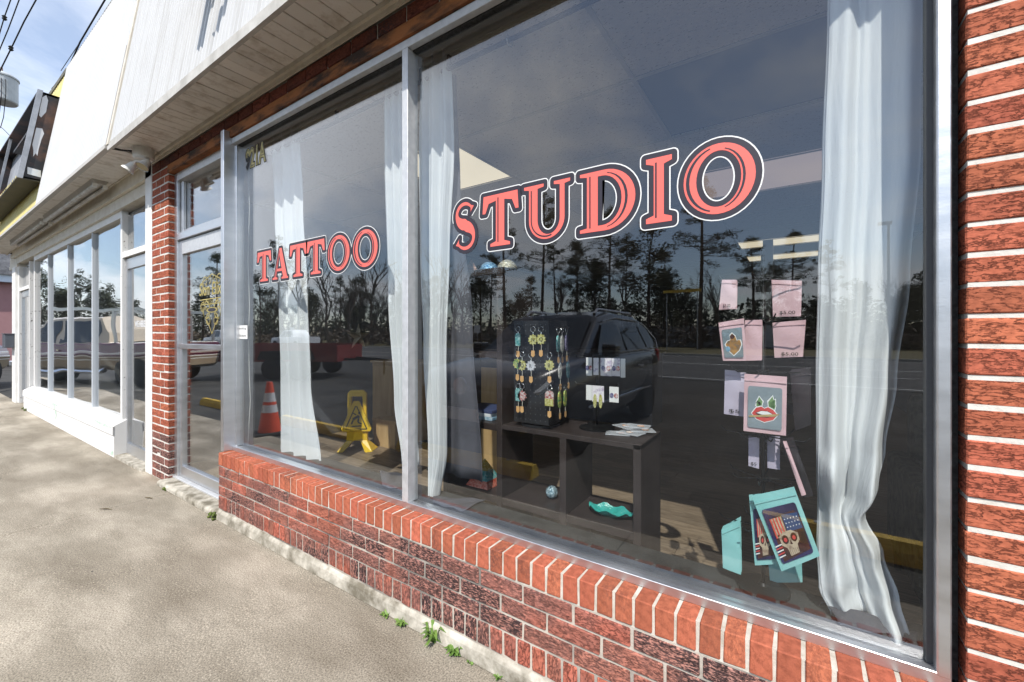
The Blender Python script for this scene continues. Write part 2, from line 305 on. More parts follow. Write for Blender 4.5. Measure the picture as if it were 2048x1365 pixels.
# ================================================================== SETTING
def concrete_mat(name, c1, c2, c3):
    m = bpy.data.materials.new(name); m.use_nodes = True; nt = m.node_tree; nd, ln = nt.nodes, nt.links
    b = nd['Principled BSDF']; b.inputs['Roughness'].default_value = 0.88; b.inputs['Specular IOR Level'].default_value = 0.3
    geo = N(nd, 'ShaderNodeNewGeometry'); P = geo.outputs['Position']
    mp = N(nd, 'ShaderNodeMapping'); mp.inputs['Scale'].default_value = (0.55, 1.3, 1); ln.new(P, mp.inputs[0])
    a = N(nd, 'ShaderNodeTexNoise'); a.inputs['Scale'].default_value = 1.7; a.inputs['Detail'].default_value = 7; a.inputs['Roughness'].default_value = 0.6; ln.new(mp.outputs[0], a.inputs['Vector'])
    r = N(nd, 'ShaderNodeValToRGB'); e = r.color_ramp.elements; e[0].position = 0.36; e[0].color = (*c1, 1); e[1].position = 0.66; e[1].color = (*c3, 1)
    x = r.color_ramp.elements.new(0.5); x.color = (*c2, 1); ln.new(a.outputs['Fac'], r.inputs[0])
    f = N(nd, 'ShaderNodeTexNoise'); f.inputs['Scale'].default_value = 150; f.inputs['Detail'].default_value = 4; f.inputs['Roughness'].default_value = 0.7; ln.new(P, f.inputs['Vector'])
    fr = N(nd, 'ShaderNodeValToRGB'); fr.color_ramp.elements[0].position = 0.34; fr.color_ramp.elements[0].color = (0.30, 0.28, 0.26, 1); fr.color_ramp.elements[1].position = 0.66; fr.color_ramp.elements[1].color = (1.45, 1.43, 1.38, 1); ln.new(f.outputs['Fac'], fr.inputs[0])
    mu = N(nd, 'ShaderNodeMix', data_type='RGBA', blend_type='MULTIPLY'); mu.inputs[0].default_value = 0.85; ln.new(r.outputs[0], mu.inputs[6]); ln.new(fr.outputs[0], mu.inputs[7])
    # pale exposed pebbles
    v = N(nd, 'ShaderNodeTexVoronoi'); v.inputs['Scale'].default_value = 75; ln.new(P, v.inputs['Vector'])
    n2 = N(nd, 'ShaderNodeTexNoise'); n2.inputs['Scale'].default_value = 1.1; n2.inputs['Detail'].default_value = 5; ln.new(P, n2.inputs['Vector'])
    th = N(nd, 'ShaderNodeMapRange'); ln.new(n2.outputs['Fac'], th.inputs[0]); th.inputs[1].default_value = 0.42; th.inputs[2].default_value = 0.62; th.inputs[3].default_value = 0.08; th.inputs[4].default_value = 0.30
    lt = N(nd, 'ShaderNodeMath', operation='LESS_THAN'); ln.new(v.outputs['Distance'], lt.inputs[0]); ln.new(th.outputs[0], lt.inputs[1])
    pf = N(nd, 'ShaderNodeMath', operation='MULTIPLY'); ln.new(lt.outputs[0], pf.inputs[0]); pf.inputs[1].default_value = 0.5
    pm = N(nd, 'ShaderNodeMix', data_type='RGBA'); ln.new(pf.outputs[0], pm.inputs[0]); ln.new(mu.outputs[2], pm.inputs[6]); pm.inputs[7].default_value = (0.62, 0.55, 0.44, 1)
    # dark gum spots
    v2 = N(nd, 'ShaderNodeTexVoronoi'); v2.inputs['Scale'].default_value = 3.2; ln.new(P, v2.inputs['Vector'])
    l2 = N(nd, 'ShaderNodeMath', operation='LESS_THAN'); ln.new(v2.outputs['Distance'], l2.inputs[0]); l2.inputs[1].default_value = 0.022
    gm = N(nd, 'ShaderNodeMix', data_type='RGBA'); ln.new(l2.outputs[0], gm.inputs[0]); ln.new(pm.outputs[2], gm.inputs[6]); gm.inputs[7].default_value = (0.07, 0.065, 0.06, 1)
    # fine random cracks
    dn = N(nd, 'ShaderNodeTexNoise'); dn.inputs['Scale'].default_value = 3.0; dn.inputs['Detail'].default_value = 6; ln.new(P, dn.inputs['Vector'])
    dm = N(nd, 'ShaderNodeMix', data_type='RGBA', blend_type='LINEAR_LIGHT'); dm.inputs[0].default_value = .35; ln.new(P, dm.inputs[6]); ln.new(dn.outputs['Color'], dm.inputs[7])
    ve = N(nd, 'ShaderNodeTexVoronoi', feature='DISTANCE_TO_EDGE'); ve.inputs['Scale'].default_value = .42; ln.new(dm.outputs[2], ve.inputs['Vector'])
    le = N(nd, 'ShaderNodeMapRange'); ln.new(ve.outputs['Distance'], le.inputs[0]); le.inputs[1].default_value = 0.0; le.inputs[2].default_value = 0.0035; le.inputs[3].default_value = .2; le.inputs[4].default_value = 0
    ck = N(nd, 'ShaderNodeMix', data_type='RGBA'); ln.new(le.outputs[0], ck.inputs[0]); ln.new(gm.outputs[2], ck.inputs[6]); ck.inputs[7].default_value = (0.06, 0.05, 0.04, 1); gm = ck
    # rust-brown patches
    n7 = N(nd, 'ShaderNodeTexNoise'); n7.inputs['Scale'].default_value = 0.9; n7.inputs['Detail'].default_value = 6; ln.new(mp.outputs[0], n7.inputs['Vector'])
    m7 = N(nd, 'ShaderNodeMapRange'); ln.new(n7.outputs['Fac'], m7.inputs[0]); m7.inputs[1].default_value = 0.58; m7.inputs[2].default_value = 0.75; m7.inputs[4].default_value = 0.35
    rm = N(nd, 'ShaderNodeMix', data_type='RGBA'); ln.new(m7.outputs[0], rm.inputs[0]); ln.new(gm.outputs[2], rm.inputs[6]); rm.inputs[7].default_value = (0.30, 0.21, 0.13, 1)
    ln.new(rm.outputs[2], b.inputs['Base Color'])
    bp = N(nd, 'ShaderNodeBump'); bp.inputs['Strength'].default_value = 0.55; bp.inputs['Distance'].default_value = 0.005; ln.new(f.outputs['Fac'], bp.inputs['Height']); ln.new(bp.outputs[0], b.inputs['Normal'])
    return m
M_conc = concrete_mat('sidewalk_concrete', (0.235, 0.207, 0.165), (0.33, 0.298, 0.245), (0.50, 0.455, 0.385))
M_conc2 = mat('plinth_concrete', (0.17, 0.15, 0.11), (0.60, 0.56, 0.48), 9, 0.9, bump=0.5, bscale=80, space='World', bdist=0.006)
M_asph = mat('asphalt', (0.022, 0.0215, 0.020), (0.06, 0.058, 0.053), 1.3, 0.85, bump=0.5, bscale=140, space='World', bdist=0.006)
M_road = mat('road_asphalt', (0.065, 0.065, 0.065), (0.095, 0.093, 0.09), 0.7, 0.85, bump=0.3, bscale=90, space='World', bdist=0.006)
M_grass = mat('winter_grass', (0.07, 0.075, 0.022), (0.22, 0.17, 0.075), 3, 0.9, bump=0.6, bscale=30, space='World')
M_line = mat('road_paint_white', (0.55, 0.55, 0.52), (0.75, 0.75, 0.72), 8, 0.7, space='World')

ground = MB().poly([(-900,-900,-.06),(900,-900,-.06),(900,900,-.06),(-900,900,-.06)]).build('ground', M_grass); props(ground, 'dry winter grass ground around the shops', 'ground', kind='structure')
lot = MB().box(-60, 40, -11.9, -1.32, -.05, -.02).box(-60, -13.75, -1.32, 25, -.05, -.02).build('parking_lot', M_asph); props(lot, 'grey asphalt parking lot in front of the shops', 'parking lot', kind='structure')
road = MB().box(-400, 400, -27, -11.9, -.05, -.012).build('road', M_road); props(road, 'wide asphalt road beyond the parking lot', 'road', kind='structure')
for y, w in ((-12.35, .12), (-19.3, .1), (-19.6, .1), (-26.5, .12)): MB().box(-400, 400, y - w / 2, y + w / 2, -.011, -.006).build('road_line', M_line, road)
for x in range(-60, 60, 12): MB().box(x, x + 3, -15.95, -15.83, -.011, -.006).build('lane_dash', M_line, road); MB().box(x, x + 3, -23.0, -22.88, -.011, -.006).build('lane_dash', M_line, road)
kerb = MB().box(-400, 400, -27.3, -27, -.05, .12).build('far_kerb', mat('kerb_concrete', (.35,.34,.31), (.48,.46,.42), 3, .9, space='World'), road)
# sidewalk of separate slabs
sw = thing('sidewalk', (-4, -.6, 0), 'weathered concrete sidewalk along the shop fronts', 'sidewalk', kind='structure')
xs = [-19.5, -16.4, -13.4, -10.4, -7.35, -4.29, -.9, 2.4]
for a, b in zip(xs[:-1], xs[1:]):
    MB().box(a + .004, b - .004, -1.28, .2 if a > -13.5 else .05, -.12, 0).build('slab', M_conc, sw, bevel=.004)
MB().box(-19.5, 2.4, -1.3, .0, -.13, -.006).build('joint_bed', mat('joint_dirt', (.05,.045,.035), (.13,.12,.09), 20, .95, space='World'), sw)

# ================================================================== BRICK SHOP
shop = thing('brick_shop', (-2.1, 0, 0), 'red brick tattoo studio with two tall display windows and glass door', 'building')
def bmesh_brick(lx, ly, lz, m, seed, jit=.0018, bev=.003):
    rr = random.Random(seed); bm = bmesh.new(); bmesh.ops.create_cube(bm, size=1)
    for v in bm.verts:
        v.co = Vector((v.co.x * lx, v.co.y * ly, v.co.z * lz)) + Vector([rr.uniform(-jit, jit) for _ in range(3)])
    bmesh.ops.bevel(bm, geom=list(bm.edges), offset=bev, segments=1, affect='EDGES')
    me = bpy.data.meshes.new('brick'); bm.to_mesh(me); bm.free(); me.materials.append(m); return me
BC = {}
def brick(parent, x0, x1, y0, y1, z0, z1, m, key):
    lx, ly, lz = round(x1 - x0, 4), round(y1 - y0, 4), round(z1 - z0, 4)
    k = (lx, ly, lz, m.name, random.randrange(4))
    if k not in BC: BC[k] = bmesh_brick(lx, ly, lz, m, hash(k[:3]) % 999 + k[4])
    o = inst('brick', BC[k], parent, ((x0 + x1) / 2, (y0 + y1) / 2 + random.uniform(-.0015, .0015), (z0 + z1) / 2))
    o.rotation_euler = (random.uniform(-.006, .006), random.uniform(-.004, .004), random.uniform(-.006, .006)); return o
# --- low wall
LW0, LW1, YF = -3.39, .322, -.071
low = MB().box(LW0 + .002, LW1, YF + .0052, .02, .05, .382).build('low_wall', M_mortar_d, shop)
lowcap = MB().box(LW0 + .002, LW1, YF + .0046, .03, .382, .4732).build('mortar_bed', mat('mortar_cream', (.46,.42,.35), (.68,.64,.57), 16, .9, bump=.5, bscale=120, space='World', bdist=.004), shop)
x = LW0
pitch = .0632
n = int((LW1 - LW0) / pitch)
for i in range(n + 1):
    a = LW0 + i * pitch; b = min(a + pitch - .0095, LW1)
    if b - a < .02: continue
    brick(low, a, b, YF + random.uniform(-.002, .001), .012, .387, .4765 + random.uniform(-.001, .001), M_brick_r, 0)
    brick(low, a, b, YF + random.uniform(-.001, .002), -.01, .083, .171, M_brick_s, 1)
for r in range(3):
    z0 = .1785 + r * .0695; off = [-.102, 0, -.102][r]
    a = LW0 + off
    while a < LW1 - .02:
        x0, x1 = max(a, LW0), min(a + .195, LW1)
        if x1 - x0 > .03: brick(low, x0, x1, YF, .0, z0, z0 + .0605, M_brick_w, 2)
        a += .2045
plinth = MB().extr([(-.085, 0), (.0, 0), (.0, .08), (-.06, .078), (-.08, .06)], 'x', -3.40, .33).build('plinth', M_conc2, shop, bevel=.006)
# --- right pier
pr = MB().box(.3305, 1.6, .0028, .11, 0, 2.94).build('pier', M_mortar, shop)
z = 2.054 - .0055 - .07 * 29; k = 0
while z < 2.9:
    z0, z1 = z + .011, z + .07
    if z0 > -.02:
        a = .327; w = .2 if k % 2 else .31
        while a < 1.5:
            brick(pr, a, a + w - .01, 0, .09, max(z0, 0), z1, M_brick, 3); a += w; w = .2045
    z += .07; k += 1
# --- left pier
pl = MB().box(-4.977, -4.583, .0028, .12, 0, 2.80).build('pier', M_mortar, shop)
z = .004; k = 0
while z < 2.74:
    z0, z1 = z, z + .059
    cuts = [-4.98, -4.78, -4.58] if k % 2 else [-4.98, -4.88, -4.68, -4.58]
    for a, b in zip(cuts[:-1], cuts[1:]):
        brick(pl, a + (.005 if a > -4.97 else 0), b - (.005 if b < -4.59 else 0), 0, .1, z0, z1, M_brick_s if z < .33 and False else (M_brick_w if z < .36 else M_brick), 4)
    z += .07; k += 1
# --- lintel
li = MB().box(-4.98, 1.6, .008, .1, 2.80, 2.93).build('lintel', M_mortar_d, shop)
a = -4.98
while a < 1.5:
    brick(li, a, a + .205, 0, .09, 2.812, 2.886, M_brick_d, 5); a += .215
MB().extr([(-.006, 2.732), (.10, 2.732), (.10, 2.742), (.004, 2.742), (.004, 2.80), (-.006, 2.80)], 'x', -4.58, .327).build('steel_lintel', M_rust, shop)
# --- upper wall behind the fascia, roof, side and back walls
M_block = mat('painted_block', (.33,.33,.35), (.38,.38,.40), 3, .85, space='World')
MB().box(-4.98, 1.6, .1, .22, 2.80, 4.6).build('upper_wall', M_block, shop)
MB().box(-4.98, 1.6, .22, 11.4, 3.2, 3.35).build('roof', mat('roof_felt', (.08,.08,.08), (.12,.12,.12), 3, .9), shop)
M_iwall = mat('interior_wall', (.13,.14,.165), (.16,.17,.195), 2, .8, space='World')
MB().box(-5.05, -4.93, .12, 11.4, 0, 3.2).build('side_wall', M_iwall, shop)
MB().box(1.5, 1.62, .11, 11.4, 0, 3.2).build('side_wall', M_iwall, shop)
MB().box(-4.93, 1.5, 11.3, 11.4, 0, 3.2).build('back_wall', M_iwall, shop)
# --- soffit of single boards
sf = MB().box(-4.94, 1.6, -.288, -.004, 2.958, 2.966).build('soffit', mat('soffit_gap', (.10,.085,.07), (.16,.14,.12), 20, .9), shop)
a = -4.93
while a < 1.55:
    MB().box(a + .003, a + .104, -.286, -.008, 2.944 + random.uniform(-.0015, .0015), 2.957).build('soffit_board', M_soffit, sf, bevel=.003)
    for q in (.05,):
        pass
    a += .107
MB().box(-4.94, 1.6, -.312, -.28, 2.925, 2.943).box(-4.94, 1.6, -.318, -.306, 2.905, 2.965).build('outer_trim', mat('weathered_trim', (.42,.40,.36), (.60,.58,.54), 7, .6, space='World'), shop)
MB().box(-4.94, 1.6, -.013, -.004, 2.89, 2.915).box(-4.94, 1.6, -.030, -.004, 2.915, 2.9425).build('inner_trim', M_trim, shop)
# --- ribbed fascia leaning back
def fascia(name, x0, x1, y0, zlo, zhi, lean, m, parent, pitch=.052, d=.012):
    mb = MB(); n = int((x1 - x0) / pitch); pts = []
    for i in range(n):
        a = x0 + (x1 - x0) * i / n; w = (x1 - x0) / n
        pts += [(a, 0), (a + w * .55, 0), (a + w * .65, -d), (a + w * .9, -d)]
    pts.append((x1, 0)); L = zhi - zlo
    vs = []
    for (a, o) in pts: vs += [(a, y0 + o, zlo), (a, y0 + lean * L + o, zhi)]
    mb.add(vs, [(2*i, 2*i+2, 2*i+3, 2*i+1) for i in range(len(pts) - 1)])
    mb.box(x0, x1, y0 + lean * L + .004, y0 + lean * L + .12, zhi - .05, zhi)
    return mb.build(name, m, parent, fix=False)
LEAN = .148
fascia('fascia_panel', -4.9, -2.9, -.305, 2.955, 4.86, LEAN, M_metalw, shop)
fascia('fascia_panel', -2.895, -.9, -.305, 2.955, 4.86, LEAN, M_metalw, shop)
fascia('fascia_panel', -.895, 1.6, -.305, 2.955, 4.86, LEAN, M_metalw, shop)
MB().add([(-4.95,-.325,2.95),(-4.895,-.325,2.95),(-4.895,-.325+LEAN*1.92,4.87),(-4.95,-.325+LEAN*1.92,4.87),
          (-4.95,-.29,2.95),(-4.895,-.29,2.95),(-4.895,-.29+LEAN*1.92,4.87),(-4.95,-.29+LEAN*1.92,4.87)],
         [(0,1,2,3),(0,4,5,1),(1,5,6,2),(4,0,3,7)]).build('corner_trim', M_trim, shop)
# raised sign letters mounted above, only their shadows reach the picture
def fas(x, s, out=0):                     # point on the fascia at height s above its foot
    return (x, -.305 + LEAN * s - out, 2.955 + s)
def bar(x0, s0, x1, s1, w, out=.055, t=.04):
    p, q = Vector(fas(x0, s0, out)), Vector(fas(x1, s1, out)); mb = MB(); h = w / 2
    a = [(p.x - h, p.y, p.z), (p.x + h, p.y, p.z), (q.x + h, q.y, q.z), (q.x - h, q.y, q.z)]
    mb.add(a + [(v[0], v[1] - t, v[2]) for v in a], [(0,1,2,3),(7,6,5,4),(0,4,5,1),(1,5,6,2),(2,6,7,3),(3,7,4,0)])
    for s_ in (p, q): mb.box(s_.x - .008, s_.x + .008, s_.y, s_.y + out, s_.z - .008, s_.z + .008)
    return mb
M_sign = mat('sign_letter_black', (.02,.02,.022), rough=.4)
for x, s0, x1, w in ((-2.985, .50, -2.985, .11), (-2.76, .51, -2.44, .085), (-2.48, .80, -2.44, .07)):
    bar(x, s0, x1, s0 + .8, w, out=.30).build('raised_letter_stroke', M_sign, shop)

# --- display window frames
FZ0, FZ1 = .476, 2.73
win = thing('display_window', (-1.56, .05, .476), parent=shop)
MB().extr([(.008, .476), (.075, .476), (.075, .497), (.05, .500), (.028, .507), (.008, .506)], 'x', -3.385, .306).build('window_sill', M_alu, win, bevel=.0015)
MB().box(-3.378, .306, .042, .0745, 2.684, 2.73).build('head_shade_strip', M_black, win)  # added black strip: paints in the dark shade under the window head
MB().box(-3.378, .306, .008, .041, 2.690, 2.731).build('head_rail', M_alu_o, win, bevel=.002)
MB().box(-1.581, -1.541, .008, .075, .502, 2.69).build('mullion', M_alu_o, win, bevel=.002)
MB().box(.280, .306, .006, .075, .498, 2.69).build('jamb', M_alu, win, bevel=.003)
MB().box(.306, .3255, .050, .078, .476, 2.73).build('caulk', M_black, win)
MB().box(.268, .280, .04, .07, .504, 2.69).build('glass_stop', mat('stop_dark', (.10,.10,.10), rough=.5), win)
MB().box(-3.378, -3.362, .03, .075, .502, 2.69).build('jamb', M_alu, win, bevel=.002)
GY = .055
for x0, x1 in ((-3.363, -1.580), (-1.542, .281)):
    mb = MB().box(x0, x1, GY, GY + .006, .500, 2.692)
    p = mb.build('pane', [M_clear, M_pane], win)
    for f in p.data.polygons:
        if f.normal.y < -.9: f.material_index = 1
# --- post between door and window, door frame, transom, door
MB().box(-3.425, -3.379, -.045, .06, .476, 2.775).build('door_post', M_alu, shop, bevel=.003)
df = thing('door_frame', (-4.05, .06, .06), parent=shop)
MB().box(-4.578, -4.52, .045, .112, .05, 2.76).build('jamb', M_alu, df, bevel=.002)
MB().box(-3.52, -3.425, .045, .112, .05, 2.70).build('jamb', M_alu, df, bevel=.002)
MB().box(-4.52, -3.425, .044, .112, 2.665, 2.762).build('header', M_alu_o, df, bevel=.002)
MB().box(-4.52, -3.52, .040, .112, 2.14, 2.198).build('transom_bar', M_alu, df, bevel=.002)
MB().box(-4.578, -3.44, .03, .13, .045, .062).build('threshold', M_alu_o, df, bevel=.003)
p = MB().box(-4.52, -3.52, .095, .10, 2.195, 2.668).build('transom_pane', [M_clear, M_pane], df)
for f in p.data.polygons:
    if f.normal.y < -.9: f.material_index = 1
MB().box(-4.50, -4.46, .070, .094, 2.20, 2.665).box(-4.46, -3.55, .072, .094, 2.2, 2.232).build('inner_stop', M_alu, df, bevel=.002)
dr = thing('glass_door', (-4.05, .085, .07), parent=shop)
MB().box(-4.518, -4.462, .062, .105, .066, 2.135).build('stile', M_alu, dr, bevel=.003)
MB().box(-3.575, -3.522, .062, .105, .066, 2.135).build('stile', M_alu, dr, bevel=.003)
MB().box(-4.462, -3.575, .062, .105, 2.015, 2.135).build('top_rail', M_alu_o, dr, bevel=.003)
MB().box(-4.462, -3.575, .062, .105, .066, .16).build('bottom_rail', M_alu, dr, bevel=.003)
MB().box(-4.462, -3.575, .034, .072, 1.19, 1.232).build('push_bar', M_alu, dr, bevel=.004)
p = MB().box(-4.464, -3.573, .082, .088, .158, 2.017).build('pane', [M_clear, M_pane], dr)
for f in p.data.polygons:
    if f.normal.y < -.9: f.material_index = 1
MB().extr([(-.075, 0), (.06, 0), (.06, .045), (-.06, .045), (-.075, .03)], 'x', -4.60, -3.40).build('door_step', M_conc2, shop, bevel=.005)

# ================================================================== WHITE SHOP
shop2 = thing('white_shop', (-9, 0, 0), 'white painted shop with four tall window panes and low white wall', 'building')
MB().box(-5.155, -4.985, -.004, .15, 0, 2.93).build('pier', M_white, shop2, bevel=.004)
MB().extr([(-.034, 0), (.12, 0), (.12, .395), (.075, .395), (-.034, .34)], 'x', -11.26, -6.02).build('low_wall', mat('white_masonry', (.72,.71,.68), (.82,.81,.79), 3, .7, bump=.4, bscale=30, space='World', bdist=.004), shop2, bevel=.004)
MB().extr([(-.046, .24), (-.034, .235), (-.034, .335), (-.046, .338)], 'x', -11.265, -6.015).build('sill_course', M_white, shop2, bevel=.003)
M_green = mat('green_paint_smear', (.45,.62,.50), (.72,.74,.70), 18, .7, space='World', thr=(.4, .6))
def smear(pts, y): MB().add([(a, y, b) for a, b in pts], [tuple(range(len(pts)))]).build('paint_smear', M_green, shop2, fix=False)
smear([(-8.95,.336),(-8.55,.336),(-8.6,.31),(-8.72,.29),(-8.70,.25),(-8.80,.245),(-8.84,.29),(-8.95,.31)], -.0475)
smear([(-8.80,.23),(-8.68,.23),(-8.70,.13),(-8.78,.10),(-8.82,.17)], -.0355)
smear([(-6.75,.336),(-6.05,.336),(-6.05,.315),(-6.3,.30),(-6.55,.312)], -.0475)
smear([(-6.14,.02),(-6.03,.02),(-6.03,.07),(-6.09,.06)], -.0355)
sw2 = thing('shop_window', (-8.6, .08, .39), parent=shop2)
MB().box(-11.05, -6.15, .06, .12, 2.60, 2.68).build('head_rail', M_white, sw2)
xsw = [-11.05, -9.96, -8.65, -7.38, -6.15]
for i, xx in enumerate(xsw):
    MB().box(xx - (.03 if i in (0, 4) else .014), xx + (.03 if i in (0, 4) else .014), .062 if i in (0, 4) else .068, .12, .392, 2.60).build('mullion', M_peel if i in (0, 4) else mat('blue_white_bar', (.62,.66,.70), rough=.5), sw2, bevel=.002)
for a, b in zip(xsw[:-1], xsw[1:]):
    p = MB().box(a + .012, b - .012, .098, .104, .39, 2.602).build('pane', [M_clear, M_pane2], sw2)
    for f in p.data.polygons:
        if f.normal.y < -.9: f.material_index = 1
def shop_door(x0, x1, letters=None):
    d = thing('shop_door', ((x0 + x1) / 2, .08, 0), parent=shop2)
    MB().box(x0, x0 + .06, .04, .13, 0, 2.62).build('jamb', M_peel, d); MB().box(x1 - .05, x1, .04, .13, 0, 2.62).build('jamb', M_peel, d)
    MB().box(x0 + .06, x1 - .05, .04, .13, 2.14, 2.20).build('transom_bar', M_peel, d)
    MB().box(x0 + .06, x0 + .115, .07, .11, .03, 2.13).box(x1 - .105, x1 - .05, .07, .11, .03, 2.13).build('stile', M_alu, d)
    MB().box(x0 + .115, x1 - .105, .07, .11, 2.02, 2.13).build('top_rail', M_alu, d); MB().box(x0 + .115, x1 - .105, .07, .11, .03, .14).build('bottom_rail', M_alu, d)
    for z0, z1 in ((.138, 2.022), (2.2, 2.6)):
        p = MB().box(x0 + .06, x1 - .05, .088, .094, z0, z1).build('pane', [M_clear, M_pane2], d)
        for f in p.data.polygons:
            if f.normal.y < -.9: f.material_index = 1
    return d
d2 = shop_door(-6.1, -5.16); d3 = shop_door(-12.4, -11.3)
MB().box(-6.15, -5.155, -.03, .14, -.01, .028).build('door_sill', M_conc2, shop2)
MB().box(-12.75, -12.4, -.004, .14, 0, 2.62).build('pier', M_white, shop2, bevel=.004)
MB().box(-13.3, -4.99, .03, .14, 2.68, 2.93).build('header_band', M_trim, shop2)
MB().box(-12.75, -4.99, -.004, .03, 2.80, 2.93).build('header_board', M_trim, shop2)
MB().box(-13.3, -12.4, .02, .14, 2.62, 2.68).build('header_end', M_trim, shop2)
MB().box(-13.3, -4.99, .14, .26, 2.62, 4.6).build('upper_wall', M_block, shop2)
MB().box(-13.3, -4.99, .26, 9, 3.2, 3.35).build('roof', MATS['roof_felt'], shop2)
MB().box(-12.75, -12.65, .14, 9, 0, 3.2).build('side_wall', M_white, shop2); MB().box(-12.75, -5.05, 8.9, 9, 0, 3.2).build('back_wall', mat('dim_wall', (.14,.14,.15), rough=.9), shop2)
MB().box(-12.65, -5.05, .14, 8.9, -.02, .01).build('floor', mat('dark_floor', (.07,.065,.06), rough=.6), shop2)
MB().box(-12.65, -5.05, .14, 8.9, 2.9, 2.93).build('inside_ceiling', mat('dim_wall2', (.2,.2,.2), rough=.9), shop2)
# soffit boards are under ten pixels here: one corrugated sheet
mb = MB(); a = -13.3
while a < -5.0:
    mb.box(a + .004, a + .103, -.30, -.006, 2.94, 2.952); a += .107
s2 = mb.build('soffit', M_soffit, shop2); s2['kind'] = 'stuff'
MB().box(-13.3, -4.96, -.33, -.29, 2.925, 2.958).build('outer_trim', mat('grey_trim', (.47,.45,.41), (.56,.53,.49), 6, .6, space='World'), shop2)
MB().box(-13.3, -4.96, -.02, -.004, 2.928, 2.942).build('inner_trim', M_trim, shop2)
MB().box(-13.3, -4.96, -.29, .14, 2.958, 2.965).build('soffit_deck', MATS['soffit_gap'], shop2)
fascia('fascia_panel', -8.05, -4.96, -.325, 2.955, 4.86, LEAN, M_metalw2, shop2, pitch=.07, d=.004)
M_yel = mat('peeling_yellow_paint', (.62,.52,.17), (.66,.58,.28), 5, .6, space='World', bump=.1)
fascia('yellow_fascia', -13.3, -8.06, -.30, 2.955, 4.86, LEAN, M_yel, shop2, pitch=.09, d=.01)
# ragged flashing along the roof edge
mb = MB(); xx = -13.3; rr = random.Random(3)
yt = -.305 + LEAN * 1.905
while xx < 1.6:
    w = rr.uniform(.15, .4); h = rr.uniform(.0, .035); mb.box(xx, min(xx + w, 1.6), yt - .02, yt + .05, 4.845 - h * .5, 4.868 + h * .4); xx += w
mb.build('roof_edge_flashing', mat('dark_flashing', (.08,.075,.06), (.2,.19,.14), 10, .7, space='World'), shop2)

# ================================================================== INSIDE THE BRICK SHOP
CEIL = 2.73
M_plank = mat('wood_plank_floor', (.16,.115,.075), (.30,.23,.16), 7, .45, bump=.15, bscale=30, stretch=(1, 9, 1), rnd=.18)
fl = MB().box(-4.93, 1.5, .11, 11.3, -.02, .042).build('floor', mat('floor_underlay', (.10,.075,.05), rough=.7), shop)
for i in range(24):
    y0 = .25 + i * .15; x = -4.9 - random.random() * .9
    while x < 1.45:
        x1 = min(x + 1.2, 1.48); x0 = max(x, -4.9)
        if x1 - x0 > .05: MB().box(x0, x1 - .003, y0, y0 + .147, .042, .05).build('plank', M_plank, fl, org=((x0 + x1) / 2, y0, .046))
        x += 1.2
MB().box(-4.9, 1.48, 3.851, 11.29, .042, .0495).build('plank_field', M_plank, fl)
M_ledge = mat('dark_slate_ledge', (.016,.017,.017), (.050,.052,.050), 9, .55, bump=.3, bscale=60, space='World', rvar=.2)
M_iblock = mat('inner_wall_paint', (.10,.10,.10), rough=.8)
MB().box(-3.36, .33, .0755, .245, .462, .492).build('window_ledge', M_ledge, shop, bevel=.004)
MB().box(-3.37, .33, .021, .22, .05, .462).build('under_window_wall', M_iblock, shop)
# ceiling grid
M_tile = mat('ceiling_tile', (.74,.71,.66), (.28,.26,.23), 55, .9, bump=.3, bscale=70, space='World', thr=(.60, .66), detail=3, stretch=(1, 2.2, 1))
M_grid = mat('ceiling_grid', (.52,.50,.46), rough=.5)
M_troff = mat('unlit_diffuser', (.20,.21,.23), rough=.35)
M_lit = mat('lit_diffuser', (.8,.78,.7), rough=.4, emit=((1, .86, .62), .62))
M_dim = mat('dim_diffuser', (.6,.5,.48), rough=.4, emit=((1, .78, .72), .22))
ce = MB().box(-4.93, 1.5, .20, 11.3, CEIL + .03, CEIL + .06).build('ceiling', mat('plenum', (.05,.05,.05), rough=.9), shop)
xg = [-4.90, -3.465, -2.105, -.745, .615, 1.48]; yg = [.20, .93, 1.77, 2.61, 3.45, 4.29, 5.13, 5.97, 6.55, 7.4, 8.0, 8.7, 9.6, 10.5, 11.28]
for i in range(5):
    for j in range(len(yg) - 1):
        m = M_tile; nm = 'ceiling_tile'
        if (i, j) in ((1, 1), (3, 7), (3, 9)): m, nm = M_lit, 'light_panel'
        elif (i, j) == (3, 1): m, nm = M_troff, 'light_panel'
        elif (i, j) == (3, 3): m, nm = M_dim, 'light_panel'
        xa = xg[i] + (.62 if (i, j) == (1, 1) else 0)
        if xa != xg[i]: MB().box(xg[i] + .010, xa - .010, yg[j] + .010, yg[j+1] - .010, CEIL + .004, CEIL + .016).build('ceiling_tile', M_tile, ce, org=(xg[i], yg[j], CEIL))
        z0 = CEIL + (.012 if nm == 'light_panel' else .004)
        MB().box(xa + .010, xg[i+1] - .010, yg[j] + .010, yg[j+1] - .010, z0, z0 + .012).build(nm, m, ce, org=(xg[i], yg[j], CEIL))
for xx in xg[1:-1]: MB().box(xx - .012, xx + .012, .20, 11.29, CEIL - .002, CEIL + .003).build('grid_tee', M_grid, ce)
for yy in yg[1:-1]: MB().box(-4.9, 1.48, yy - .012, yy + .012, CEIL - .0045, CEIL - .0005).build('grid_tee', M_grid, ce)
MB().box(-4.93, 1.5, .185, .203, CEIL - .01, 3.2).build('ceiling_edge', M_grid, ce)
MB().box(-.40, -.27, 5.95, 6.08, .05, CEIL).build('inside_column', mat('pale_column', (.55,.57,.6), rough=.7), shop)

